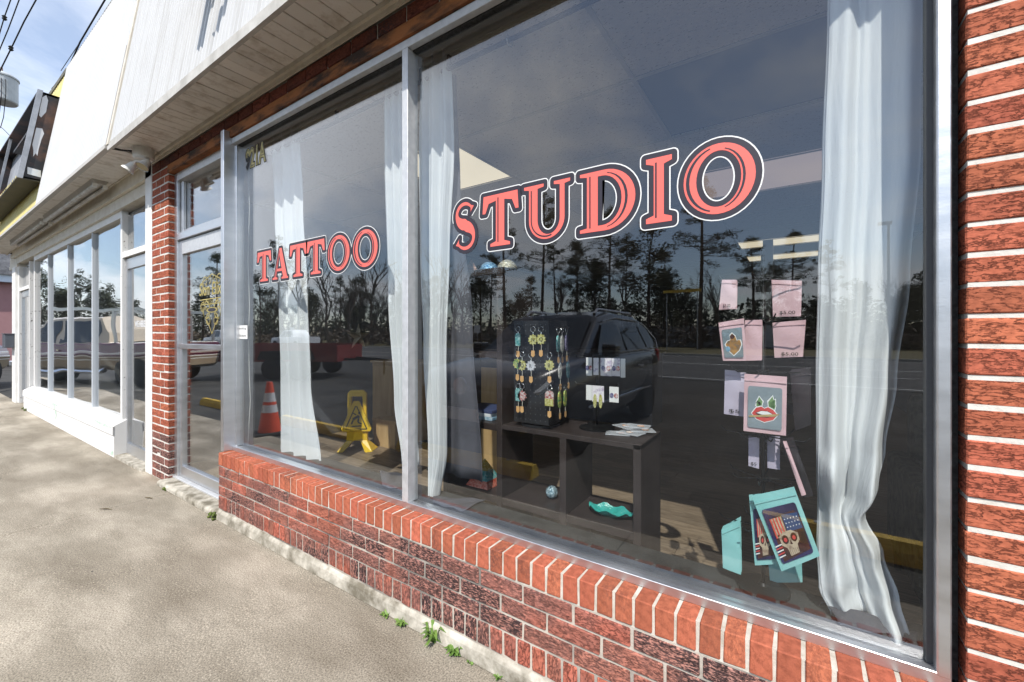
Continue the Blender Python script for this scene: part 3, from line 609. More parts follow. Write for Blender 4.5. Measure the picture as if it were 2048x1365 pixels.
# ------------------------------------------------------------------ vinyl lettering
def arc(cx, cy, rx, ry, a0, a1, n): return [(cx + rx * math.cos(R(a0 + (a1 - a0) * i / n)), cy + ry * math.sin(R(a0 + (a1 - a0) * i / n))) for i in range(n + 1)]
def area(l): return sum(l[i][0] * l[(i+1) % len(l)][1] - l[(i+1) % len(l)][0] * l[i][1] for i in range(len(l))) / 2
def offs(l, d):
    n = len(l); out = []
    for i in range(n):
        p0, p, p1 = Vector(l[i-1]), Vector(l[i]), Vector(l[(i+1) % n])
        e0, e1 = (p - p0), (p1 - p)
        if e0.length < 1e-7 or e1.length < 1e-7: continue
        e0.normalize(); e1.normalize()
        n0, n1 = Vector((e0.y, -e0.x)), Vector((e1.y, -e1.x)); crs = e0.x * e1.y - e0.y * e1.x
        dt = max(-1, min(1, n0.dot(n1)))
        if crs > .05 and d > 0:
            a0 = math.atan2(n0.y, n0.x); da = math.acos(dt); k = max(1, int(da / .35))
            for j in range(k + 1): out.append((p.x + d * math.cos(a0 + da * j / k), p.y + d * math.sin(a0 + da * j / k)))
        else:
            mvec = (n0 + n1) / max(.35, 1 + dt); out.append((p.x + d * mvec.x, p.y + d * mvec.y))
    return out
def S_loop():
    pts = arc(.49, .735, .33, .205, 18, 270, 22) + arc(.51, .275, .35, .215, 90, -162, 22)[1:]
    L, Rr = [], []; n = len(pts)
    for i, p in enumerate(pts):
        a = Vector(pts[max(i-1, 0)]); b = Vector(pts[min(i+1, n-1)]); t = (b - a).normalized(); nn = Vector((-t.y, t.x)); f = i / (n - 1)
        w = .045 + .085 * math.exp(-((f - .5) / .2) ** 2)
        if i in (0, n - 1): w = .13
        if i in (1, n - 2): w = .085
        L.append((p[0] + nn.x * w, p[1] + nn.y * w)); Rr.append((p[0] - nn.x * w, p[1] - nn.y * w))
    return L + Rr[::-1]
GLY = {
 'T': [[(.22,0),(.78,0),(.78,.08),(.63,.12),(.63,.85),(.80,.82),(.89,.64),(1,.64),(.97,1),(.03,1),(0,.64),(.11,.64),(.20,.82),(.37,.85),(.37,.12),(.22,.08)]],
 'A': [[(0,0),(.34,0),(.34,.08),(.25,.1),(.30,.25),(.60,.25),(.66,.1),(.57,.08),(.57,0),(1,0),(1,.08),(.93,.1),(.60,1),(.44,1),(.12,.1),(0,.08)], [(.335,.36),(.57,.36),(.45,.76)]],
 'O': [arc(.5,.5,.5,.5,0,360,40)[:-1], arc(.5,.5,.285,.37,0,360,36)[:-1]],
 'D': [[(0,0),(.46,0)] + arc(.46,.5,.54,.5,-90,90,20)[1:] + [(0,1),(0,.92),(.13,.9),(.13,.1),(0,.08)], [(.36,.12)] + arc(.42,.5,.32,.38,-90,90,16) + [(.36,.88)]],
 'I': [[(0,0),(1,0),(1,.1),(.72,.14),(.72,.86),(1,.9),(1,1),(0,1),(0,.9),(.28,.86),(.28,.14),(0,.1)]],
 'U': [[(0,1),(0,.92),(.11,.9),(.11,.36)] + arc(.5,.36,.39,.36,180,360,20)[1:] + [(.89,.9),(1,.92),(1,1),(.64,1),(.64,.92),(.76,.9),(.76,.36)] + arc(.545,.36,.215,.25,0,-180,14)[1:] + [(.33,.9),(.46,.92),(.46,1)]],
 'S': [S_loop()],
}
INL = {   # dark inline of each glyph
 'T': [[(.43,.09),(.46,.09),(.46,.92),(.43,.92)]], 'I': [[(.37,.09),(.43,.09),(.43,.91),(.37,.91)]],
 'A': [[(.17,.09),(.20,.09),(.48,.90),(.46,.92)]],
 'U': [[(.19,.90),(.165,.90),(.165,.36)] + arc(.5,.36,.335,.31,180,290,12) + arc(.5,.36,.31,.285,290,180,12)],
 'D': [[(.19,.08),(.215,.08),(.215,.92),(.19,.92)], arc(.44,.5,.42,.44,-80,80,14) + arc(.44,.5,.375,.43,80,-80,14)],
 'O': [arc(.5,.5,.45,.455,105,255,16) + arc(.5,.5,.40,.44,255,105,16), arc(.5,.5,.36,.42,-75,75,14) + arc(.5,.5,.325,.41,75,-75,14)],
 'S': [],
}
def fill(loops, name):
    cu = bpy.data.curves.new(name, 'CURVE'); cu.dimensions = '2D'; cu.fill_mode = 'BOTH'
    for l in loops:
        if len(l) < 3: continue
        s = cu.splines.new('POLY'); s.points.add(len(l) - 1); s.use_cyclic_u = True
        for p, q in zip(s.points, l): p.co = (q[0], q[1], 0, 1)
    o = bpy.data.objects.new(name, cu); me = bpy.data.meshes.new_from_object(o); bpy.data.objects.remove(o); bpy.data.curves.remove(cu); return me
def sheet(name, loops, m, parent, y, org, tf):
    me = fill(loops, name); oo = Vector(org)
    for v in me.vertices: v.co = Vector(tf(v.co.x, v.co.y, y)) - oo
    me.materials.clear(); me.materials.append(m)
    for f in me.polygons: f.material_index = 0
    return place(bpy.data.objects.new(name, me), parent, org)
M_vw = mat('vinyl_white', (.82,.82,.80), rough=.4); M_vd = mat('vinyl_navy', (.028,.024,.035), rough=.45); M_vc = mat('vinyl_coral', (.86,.155,.125), rough=.45)
M_gold = mat('vinyl_gold', (.42,.33,.085), (.60,.50,.19), 20, .4, metal=.3, space='World')
# names of the two words as parts of the shop, each letter below it
def word(name, label, chars, spans, ztop, zbot):
    H = ztop - zbot; e = .078
    W = thing(name, (on_y(spans[0][0], 400, GY).x, GY, zbot), parent=shop); W['label'] = label
    layers = {'white_outline': [], 'navy_border': [], 'coral_face': [], 'inline': []}
    for ch, (p0, p1) in zip(chars, spans):
        X0, X1 = on_y(p0, 400, GY).x, on_y(p1, 400, GY).x
        m = e * H / (1 + 2 * e); h = H - 2 * m; w = (X1 - X0) - 2 * m
        base = [[(a * w, b * h) for a, b in l] for l in GLY[ch]]
        base = [l if (area(l) > 0) == (i == 0) else l[::-1] for i, l in enumerate(base)]
        inl = [[(a * w, b * h) for a, b in l] for l in INL[ch]]
        org = (X0 + m, GY, zbot + m); tf = lambda a, b, y, o=org: (o[0] + a, y, o[2] + b)
        me = []
        for nm, loops, M_, yy in (('white_outline', [offs(l, .078 * h) for l in base], M_vw, .0010), ('navy_border', [offs(l, .060 * h) for l in base], M_vd, .0016),
                                  ('coral_face', [offs(l, -.016 * h) for l in base], M_vc, .0022), ('inline', inl, M_vd, .0028)):
            if not loops: continue
            o = sheet('letter_' + nm if nm != 'coral_face' else 'letter', loops, M_, W, GY - yy, org, tf)
word('tattoo_lettering', 'coral vinyl word TATTOO with white outline', 'TATTOO', [(512.5,546),(543,580),(577,617),(611,654),(652.7,704),(702.7,760.7)], 1.897, 1.656)
word('studio_lettering', 'coral vinyl word STUDIO with white outline', 'STUDIO', [(901.6,961),(958,1046.6),(1040,1151),(1150,1283.5),(1280,1357.6),(1353.8,1528.4)], 1.925, 1.664)

def text_mesh(txt, size, name, extr=0, align='LEFT', shear=0, sx=1, off=0):
    cu = bpy.data.curves.new(name, 'FONT'); cu.body = txt; cu.size = size; cu.align_x = align; cu.shear = shear; cu.offset = off; cu.fill_mode = 'FRONT'
    o = bpy.data.objects.new(name, cu); me = bpy.data.meshes.new_from_object(o); bpy.data.objects.remove(o); bpy.data.curves.remove(cu)
    for v in me.vertices: v.co.x *= sx
    return me
def put_text(txt, size, m, parent, p, name='lettering', align='LEFT', shear=0, sx=1, off=0, rot=(R(90), 0, 0), box=None):
    me = text_mesh(txt, size, name, 0, align, shear, sx, off)
    if box:      # fit to (width, height)
        xs_ = [v.co.x for v in me.vertices]; ys_ = [v.co.y for v in me.vertices]
        w0, h0 = max(xs_) - min(xs_), max(ys_) - min(ys_); mx, my = min(xs_), min(ys_)
        for v in me.vertices: v.co.x = (v.co.x - mx) / w0 * box[0]; v.co.y = (v.co.y - my) / h0 * box[1]
    me.materials.clear(); me.materials.append(m)
    for f in me.polygons: f.material_index = 0
    o = place(bpy.data.objects.new(name, me), parent, p); o.rotation_euler = rot; return o
# house number
a, b = on_y(492, 345, GY), on_y(532, 296, GY); zt = on_y(500, 297, GY).z; zb = on_y(500, 338, GY).z
put_text('921A', .2, MATS['ink_black'] if 'ink_black' in MATS else mat('ink_black', (.012,.012,.012), rough=.7), shop, (a.x - .008, GY - .0009, zb - .008), 'house_number_edge', box=(b.x - a.x + .016, zt - zb + .016), off=.014)
put_text('921A', .2, M_gold, shop, (a.x, GY - .0012, zb), 'house_number', box=(b.x - a.x, zt - zb), off=.006)
put_text('921A', .2, mat('number_black', (.01,.01,.01), rough=.4), shop, (a.x + .006, GY - .0018, zb + .006), 'house_number_face', box=(b.x - a.x - .012, zt - zb - .012), off=-.006)
# emblem on the door
em = thing('door_emblem', (-4.0, .08, 1.5), parent=shop); em['label'] = 'gold ornamental Skin Elixir tattoo shop emblem'
DY = .0806
def dpt(px, py): q = on_y(px, py, DY); return q.x, q.z
ex0, _ = dpt(398, 600); ex1, _ = dpt(446, 600); exc = (dpt(424, 600)[0]); hw = exc - ex0
def ez(py): return on_y(424, py, DY).z
def curl(cx, cz, r, a0, turns, w, sgn=1):
    n = 22; L, Q = [], []
    for i in range(n + 1):
        t = i / n; a = a0 + sgn * t * turns * 2 * math.pi; rr_ = r * (1 - .78 * t); ww = w * (1 - .6 * t)
        L.append((cx + (rr_ + ww) * math.cos(a), cz + (rr_ + ww) * math.sin(a))); Q.append((cx + (rr_ - ww) * math.cos(a), cz + (rr_ - ww) * math.sin(a)))
    return L + Q[::-1]
def band(pts, w):
    L, Q = [], []
    for i, p in enumerate(pts):
        a_, b_ = Vector(pts[max(i-1, 0)]), Vector(pts[min(i+1, len(pts)-1)]); t = (b_ - a_).normalized(); L.append((p[0] - t.y * w, p[1] + t.x * w)); Q.append((p[0] + t.y * w, p[1] - t.x * w))
    return L + Q[::-1]
def emb(name, loops, m=M_gold, dy=0):
    mb = MB()
    for l in loops: mb.poly([(p[0], DY - .0008 - dy, p[1]) for p in l])
    return mb.build(name, m, em, fix=False)
zt, zb = ez(548), ez(668); zm = (ez(600) + ez(612)) / 2
cur = []
for s in (-1, 1):
    cur += [curl(exc + s * hw * .45, ez(622), hw * .34, R(90), 1.3, .006, s), curl(exc + s * hw * .72, ez(615), hw * .22, R(200 if s > 0 else -20), 1.2, .005, -s),
            curl(exc + s * hw * .25, ez(640), hw * .22, R(90), 1.2, .005, -s), curl(exc + s * hw * .5, ez(562), hw * .26, R(-60), 1.2, .005, s),
            curl(exc + s * hw * .2, ez(557), hw * .15, R(-90), 1.1, .004, -s),
            band([(exc + s * hw * .8, ez(612)), (exc + s * hw * .6, ez(632)), (exc + s * hw * .25, ez(648)), (exc, zb)], .004),
            band([(exc + s * hw * .9, ez(566)), (exc + s * hw * .5, ez(558)), (exc, zt)], .004)]
emb('scrollwork', cur)
emb('banner_frame', [band([(ex0 + .02, ez(598.5)), (ex1 - .01, ez(597))], .004), band([(ex0 + .03, ez(608.5)), (ex1 - .02, ez(607.5))], .004), arc(exc, ez(620), hw * .42, .022, 0, 360, 20)])
put_text('Skin Elixir', .1, M_gold, em, (ex0 + .01, DY - .0014, ez(590)), 'script_lettering', box=(2 * hw * .98, ez(566) - ez(592)), off=.001, shear=.15)
put_text('TATTOO SHOP', .1, M_gold, em, (ex0 + .08, DY - .0014, ez(606.2)), 'banner_lettering', box=(2 * hw * .72, .021))
emb('oval_centre', [arc(exc, ez(620), hw * .3, .015, 0, 360, 18)], M_vd, .0008)
# paper notice on the post / window edge
a, b = on_y(467, 678, GY), on_y(495.5, 651, GY)
ntc = thing('notice_card', (a.x, GY - .002, a.z), parent=shop); ntc['label'] = 'white no smoking no soliciting card on window'
MB().box(a.x, b.x, GY - .003, GY - .001, a.z, b.z).build('card', mat('paper_white', (.80,.80,.78), rough=.8), ntc)
M_ink = mat('ink_black', (.012,.012,.012), rough=.7)
put_text('No Smoking', .03, M_ink, ntc, (a.x + .012, GY - .0036, (a.z + b.z) / 2 + .015), box=(b.x - a.x - .03, .02))
put_text('No Solicitors', .03, M_ink, ntc, (a.x + .012, GY - .0036, a.z + .015), box=(b.x - a.x - .03, .02))
p0, p1 = on_y(270, 655, .087), on_y(290, 641, .087)
put_text('WE HERE', .05, mat('sticker_white', (.75,.75,.75), rough=.6), d2, (p0.x, .0868, p0.z), 'door_sticker', box=(p1.x - p0.x, p1.z - p0.z), off=.002)

# ------------------------------------------------------------------ curtains
def curtain_mat(name, c, back):
    m = mat(name, c, rough=.85); nt = m.node_tree; nd, ln = nt.nodes, nt.links; b = nd['Principled BSDF']
    geo = N(nd, 'ShaderNodeNewGeometry'); mx = N(nd, 'ShaderNodeMix', data_type='RGBA'); ln.new(geo.outputs['Backfacing'], mx.inputs[0]); mx.inputs[6].default_value = (*c, 1); mx.inputs[7].default_value = (*back, 1)
    ln.new(mx.outputs[2], b.inputs['Base Color'])
    w = N(nd, 'ShaderNodeTexNoise'); w.inputs['Scale'].default_value = 9; w.inputs['Detail'].default_value = 2
    bp = N(nd, 'ShaderNodeBump'); w.inputs['Detail'].default_value = 6; bp.inputs['Strength'].default_value = .35; bp.inputs['Distance'].default_value = .012; ln.new(w.outputs['Fac'], bp.inputs['Height']); ln.new(bp.outputs[0], b.inputs['Normal'])
    return m
M_cur = curtain_mat('blackout_lining', (.70,.715,.72), (.055,.055,.07))
def lerp_tab(tab, t):
    for (a, va), (b, vb) in zip(tab[:-1], tab[1:]):
        if t <= b: f = 0 if b == a else (t - a) / (b - a); f = f * f * (3 - 2 * f); return va + (vb - va) * f
    return tab[-1][1]
def curtain(label, rows, y, folds, amp, ph=0, nu=90, nv=70, extra=None, sharp=.6):
    # rows: (image y, left x, right x, dy) table at depth y
    tl = [(r[0], r[1]) for r in rows]; tr = [(r[0], r[2]) for r in rows]; td = [(r[0], r[3]) for r in rows]
    y0, y1 = rows[0][0], rows[-1][0]
    def fn(u, v):
        py = y0 + (y1 - y0) * v; d = y + lerp_tab(td, py)
        A = on_y(lerp_tab(tl, py), py, d); B = on_y(lerp_tab(tr, py), py, d)
        # keep the row level: common height taken at the left edge
        mid = on_y((rows[0][1] + rows[0][2]) / 2, py, d)
        x = A.x + (B.x - A.x) * u
        w = folds * 2 * math.pi * (u ** .9) + ph + .5 * math.sin(v * 2.3 + u * 5)
        f = math.sin(w) + .35 * math.sin(2 * w + .8) + .25 * math.sin(3.1 * w + v * 1.2)
        yy = d + amp * (.55 + .45 * v) * f
        p = [x + .010 * math.cos(w) , yy, mid.z]
        if extra: p = extra(u, v, p)
        return p
    root = thing('curtain', fn(.5, 1), label, 'curtain', 'grey lined curtains in the display windows')
    o = MB().grid(fn, nu, nv).build('cloth', M_cur, root, smooth=True, fix=False)
    # make the lining side (towards -Y) the front face
    avg = sum((f.normal.y * f.area for f in o.data.polygons))
    if avg > 0: o.data.flip_normals()
    sd = o.modifiers.new('t', 'SOLIDIFY'); sd.thickness = .002
    MB().tube([fn(.035, j / 60) for j in range(61)], .0016, 4).build('stitched_hem', mat('hem_thread', (.42,.43,.45), rough=.9), root, smooth=True)
    def hem(v0): return [fn(i / 60, v0) for i in range(61)]
    MB().tube(hem(0), .0035, 5).build('top_hem', MATS['blackout_lining'], root, smooth=True)
    return root
curtain('narrow grey curtain hanging behind the word TATTOO', [(268,541,598,0),(420,546,606,0),(600,554,616,.0),(760,558,622,.0),(912,556,642,-.02)], .20, 3.4, .020, .4)
curtain('gathered grey curtain on the TATTOO side of the mullion', [(150,768,808,0),(300,769,812,0),(600,777,815,0),(800,790,822,0),(920,806,835,0)], .20, 3.1, .018, 1.2)
curtain('grey curtain with dark folds on the STUDIO side of the mullion', [(112,838,900,0),(300,834,905,0),(500,838,896,0),(700,846,890,0),(900,858,890,0),(1002,862,874,-.02)], .20, 3.3, .022, .2, nu=120)
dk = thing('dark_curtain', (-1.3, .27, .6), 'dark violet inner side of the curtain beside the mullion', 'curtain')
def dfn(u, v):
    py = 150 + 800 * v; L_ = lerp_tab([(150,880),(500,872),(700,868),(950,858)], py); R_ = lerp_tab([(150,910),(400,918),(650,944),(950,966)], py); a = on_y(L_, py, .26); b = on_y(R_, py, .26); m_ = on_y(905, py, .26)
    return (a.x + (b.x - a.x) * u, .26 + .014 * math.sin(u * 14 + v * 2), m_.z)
def pinch(u, v, p):
    s = math.exp(-((v - .80) / .035) ** 2)
    p[1] += -.035 * s * math.sin(u * 9) + .02 * s
    t = max(0, (v - .80) / .2)
    p[1] += .035 * t * math.sin(5 * u + 6 * t) + t * .02
    p[2] += .03 * s * math.sin(u * 6 + 1)
    return p
curtain('wide crumpled grey curtain next to the right brick pier', [(-150,1668,1838,0),(0,1662,1838,0),(300,1652,1836,0),(560,1643,1815,0),(760,1639,1790,0),(900,1640,1768,-.01),(985,1641,1755,-.03),(1040,1643,1728,-.01),(1120,1641,1770,-.03),(1200,1645,1800,-.05),(1262,1670,1818,-.065)], .205, 1.7, .026, 2.6, nu=130, nv=120, extra=pinch)
# loose dark ends of cloth lying on the ledge
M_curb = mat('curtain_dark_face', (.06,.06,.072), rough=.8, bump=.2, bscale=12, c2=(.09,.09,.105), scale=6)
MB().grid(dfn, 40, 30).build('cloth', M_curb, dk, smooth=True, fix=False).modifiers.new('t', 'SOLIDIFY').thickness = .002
def rag(label, pts, h, y):
    q = [on_z(px, py, .496) for px, py in pts]; c = sum(q, Vector()) / len(q)
    root = thing('curtain_end', (c.x, c.y, .493), label, 'cloth')
    def fn(u, v):
        a = q[0].lerp(q[1], u); b = q[3].lerp(q[2], u); p = a.lerp(b, v)
        return (p.x, p.y, .4945 + h * (math.sin(v * math.pi) ** .7) * (.6 + .4 * math.sin(u * 5)) * (1 - .75 * u) + .004 * math.sin(u * 11 + v * 7) + .004)
    MB().grid(fn, 24, 16).build('cloth', M_curb, root, smooth=True, fix=False).modifiers.new('t', 'SOLIDIFY').thickness = .002
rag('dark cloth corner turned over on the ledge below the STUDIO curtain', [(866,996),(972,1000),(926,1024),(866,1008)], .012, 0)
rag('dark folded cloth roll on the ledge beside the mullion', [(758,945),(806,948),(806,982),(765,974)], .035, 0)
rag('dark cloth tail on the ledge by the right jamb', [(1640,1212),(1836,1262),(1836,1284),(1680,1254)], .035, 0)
# curtain rods with rings
for x0, x1, lb in ((-3.2, -1.60, 'black curtain rod above the TATTOO window'), (-1.50, .25, 'black curtain rod above the STUDIO window')):
    rd = thing('curtain_rod', ((x0 + x1) / 2, .20, 2.655), lb, 'curtain rod')
    MB().cyl((x0, .20, 2.655), (x1, .20, 2.655), .011, n=10).build('rod', mat('rod_black', (.015,.015,.016), rough=.4), rd, smooth=True)
    for xx in (x0 + .05, (x0 + x1) / 2, x1 - .05): MB().box(xx - .006, xx + .006, .19, .21, 2.655, CEIL - .004).build('bracket', MATS['rod_black'], rd)
    for xx in (x0 + .42, ): MB().tube([(xx, .20 + .024 * math.cos(t), 2.65 + .024 * math.sin(t)) for t in [i * math.pi / 8 for i in range(17)]], .0025, 5).build('ring', M_alu, rd, smooth=True)
# blind pull cord
pts = [on_y(px, py, .125) for px, py in ((497,338),(499,420),(496,520),(499,610),(497,680),(499,760),(501,800),(498,850),(496,893),(501,898),(506,896))]
props(MB().tube(pts, .003, 6).build('pull_cord', mat('cord_white', (.72,.72,.68), rough=.7), org=pts[-1], smooth=True), 'thin white pull cord hanging at the left window edge', 'cord')

# ================================================================== THINGS IN THE WINDOW
def local_thing(name, loc, rz, label, cat, group=None, rot=None):
    o = bpy.data.objects.new(name, None); col.objects.link(o); o.empty_display_size = .1; ORG[o.name] = Vector((0, 0, 0))
    o.location = loc; o.rotation_euler = rot or (0, 0, rz); return props(o, label, cat, group)
# --- wet floor sign
M_ysign = mat('yellow_plastic', (.80,.50,.015), (.86,.58,.03), 5, .35)
wf = local_thing('wet_floor_sign', (on_y(715, 880, 1.5).x, 1.5, .05), R(36), 'bright yellow wet floor caution sign standing inside', 'sign')
mb = MB()
mb.extr([(-.115,.10),(.115,.10),(.105,.42),(-.105,.42)], 'y', -.02, .02).build('body', M_ysign, wf, bevel=.008, seg=2)
hl = [(-.105,.38),(-.10,.62),(-.07,.655),(.07,.655),(.10,.62),(.105,.38),(.062,.38),(.058,.585),(-.058,.585),(-.062,.38)]
MB().extr(hl, 'y', -.022, .018).build('handle', M_ysign, wf, bevel=.006, seg=2)
MB().extr([(-.165,.235),(-.15,.205),(.15,.205),(.165,.235),(.03,.54),(-.03,.54)], 'y', -.045, -.02).build('triangle_panel', M_ysign, wf, bevel=.008, seg=2)
tri = MB()
def sbar(p, q, w, y): 
    p, q = Vector(p), Vector(q); d = (q - p).normalized(); n = Vector((-d.y, d.x)) * w; tri.poly([(v.x, y, v.y) for v in (p - n, q - n, q + n, p + n)])
sbar((-.115,.235),(.115,.235),.006,-.0462); sbar((-.115,.235),(-.005,.485),.006,-.0462); sbar((.115,.235),(.005,.485),.006,-.0462)
sbar((-.05,.265),(.06,.27),.006,-.0464); sbar((-.035,.34),(.03,.38),.014,-.0464); sbar((.03,.38),(.02,.31),.010,-.0464); sbar((-.03,.34),(-.05,.29),.008,-.0464); sbar((.02,.31),(.06,.29),.008,-.0464); sbar((.0,.39),(-.035,.41),.006,-.0464)
tri.poly([(.035 + .014 * math.cos(t), -.0464, .41 + .014 * math.sin(t)) for t in [i * math.pi / 5 for i in range(10)]])
tri.build('slipping_pictogram', M_ink, wf, fix=False)
def wtext(t, p, box, ry): 
    o = put_text(t, .03, M_ink, wf, p, 'lettering', box=box); o.rotation_euler = (R(90), ry, 0)
wtext('ATTENTION', (-.065,-.047,.21), (.13,.018), 0); wtext('CAUTION', (-.140,-.047,.26), (.11,.018), R(-66)); wtext('CUIDADO', (.095,-.047,.355), (.11,.018), R(66))
for sx in (-1, 1):
    MB().add([(sx*.03,-.02,.11),(sx*.11,-.02,.11),(sx*.19,-.10,0),(sx*.12,-.13,0),(sx*.03,.02,.11),(sx*.11,.02,.11),(sx*.2,.10,0),(sx*.13,.13,0)],
             [(0,1,2,3),(4,5,6,7),(0,1,5,4),(1,2,6,5),(0,3,7,4),(2,3,7,6)]).build('foot', M_ysign, wf, bevel=.005)
# --- cabinet and bench
M_oak = mat('light_oak', (.42,.27,.12), (.55,.38,.19), 3, .5, stretch=(6, 6, .7), bump=.05)
cb = thing('wood_cabinet', (-4.0, 2.1, .05), 'pale wooden cabinet standing behind the wet floor sign', 'cabinet')
MB().box(-4.31, -3.55, 1.95, 2.35, .09, .97).build('carcass', M_oak, cb, bevel=.004); MB().box(-4.33, -3.53, 1.93, 2.37, .97, 1.0).build('top', M_oak, cb, bevel=.004)
MB().box(-4.29, -3.57, 1.97, 2.33, .05, .09).build('kick_board', mat('kick', (.1,.07,.04), rough=.6), cb); MB().box(-4.28, -3.94, 1.938, 1.95, .12, .94).build('door', M_oak, cb, bevel=.003); MB().box(-3.92, -3.58, 1.938, 1.95, .12, .94).build('door', M_oak, cb, bevel=.003)
bn = thing('wooden_step', (-3.86, 1.8, .05), 'small sunlit wooden step in front of the pale cabinet', 'step')
MB().box(-4.02, -3.62, 1.72, 1.92, .33, .36).build('tread', M_oak, bn, bevel=.003); MB().box(-4.0, -3.64, 1.73, 1.75, .05, .33).build('riser', M_oak, bn); MB().box(-4.0, -3.97, 1.75, 1.91, .05, .33).build('side', M_oak, bn); MB().box(-3.67, -3.64, 1.75, 1.91, .05, .33).build('side', M_oak, bn)
# --- barn star on the side wall
st = thing('barn_star', (-4.92, 2.2, 1.28), 'tarnished five pointed metal star hung on the side wall', 'star')
cpt = (-4.87, 2.2, 1.28); ring = []
for i in range(10):
    a = math.pi / 2 + i * math.pi / 5; r = .19 if i % 2 == 0 else .075; ring.append((-4.925, 2.2 + r * math.cos(a), 1.28 + r * math.sin(a)))
M_star = mat('tarnished_metal', (.35,.31,.25), (.52,.47,.38), 12, .5, metal=.4)
MB().add([cpt] + ring, [(0, i + 1, (i + 1) % 10 + 1) for i in range(10)] + [tuple(range(10, 0, -1))]).build('faceted_plate', M_star, st)
# --- stepped cube shelf
M_wenge = mat('dark_brown_laminate', (.030,.022,.020), (.055,.042,.038), 6, .45, stretch=(1, 1, 1), bump=.05, bscale=80)
sh = thing('cube_shelf', (-1.07, .5, .05), 'dark brown stepped cube shelf behind the STUDIO window', 'shelf')
Y0, Y1 = .355, .66
for x, zt in ((-1.62, 1.62), (-1.25, 1.62), (-.89, .83), (-.545, .852)):
    MB().box(x - .017, x + .017, Y0, Y1, .05, zt).build('upright', M_wenge, sh, bevel=.002)
for x0, x1, zs in ((-1.603, -1.267, (.05, .447, .817, 1.187)), (-1.233, -.907, (.05, .447)), (-.873, -.562, (.05, .447))):
    for z in zs: MB().box(x0, x1, Y0 + .003, Y1, z, z + .035).build('shelf_board', M_wenge, sh, bevel=.002)
MB().box(-1.233, -.528, Y0, Y1, .8305, .854).build('top_board', M_wenge, sh, bevel=.002)
MB().box(-1.64, -1.23, Y0, Y1, 1.6205, 1.655).build('top_board', M_wenge, sh, bevel=.002)
ST = .854
# --- black pegboard spinner with key rings
M_peg = mat('black_pegboard', (.012,.012,.013), (.022,.022,.024), 14, .45)
sp = thing('pegboard_spinner', (-1.075, .475, ST), 'black square pegboard spinner rack on the cube shelf', 'display rack')
MB().lathe([(.10, ST + .001), (.10, ST + .012), (.03, ST + .014), (.03, ST + .02)], (-1.075, .475, 0), 28).build('turntable', M_peg, sp, smooth=False)
SX0, SX1, SY0, SY1, SZ0, SZ1 = -1.175, -.975, .375, .575, ST + .02, ST + .525
MB().box(SX0, SX1, SY0, SY1, SZ0, SZ1).build('pegboard_box', M_peg, sp, bevel=.002)
mb = MB(); 
for i in range(7):
    for j in range(17):
        x = SX0 + .016 + i * .028; z = SZ0 + .02 + j * .029; mb.poly([(x + .0035 * math.cos(k * math.pi / 3), SY0 - .0008, z + .0035 * math.sin(k * math.pi / 3)) for k in range(6)])
        y = SY0 + .016 + i * .028; mb.poly([(SX1 + .0008, y + .0035 * math.cos(k * math.pi / 3), z + .0035 * math.sin(k * math.pi / 3)) for k in range(6)])
h_ = mb.build('peg_holes', mat('peg_hole', (.07,.07,.075), rough=.6), sp, fix=False); h_['kind'] = 'stuff'
M_wire = mat('black_wire', (.02,.02,.02), rough=.35, metal=.6); M_steel = mat('bright_steel', (.7,.7,.7), rough=.2, metal=1)
M_tan = mat('kraft_tag', (.60,.33,.12), (.68,.40,.17), 30, .8)
def glit(name, a, b, rough=.25): return mat(name, a, b, 90, rough, metal=.35, bump=.4, bscale=200, thr=(.4, .6))
CH = {'gold': glit('gold_glitter_resin', (.50,.45,.10), (.78,.75,.35)), 'white': glit('pearl_resin', (.62,.62,.64), (.85,.83,.86)), 'teal': glit('teal_resin', (.08,.35,.34), (.45,.70,.66)),
      'red': glit('red_marbled_resin', (.50,.10,.09), (.80,.72,.68)), 'purple': glit('violet_resin', (.10,.08,.22), (.35,.33,.45)), 'pearl': glit('shell_resin', (.42,.44,.42), (.74,.72,.66)), 'green': glit('green_gold_resin', (.10,.30,.12), (.70,.62,.15))}
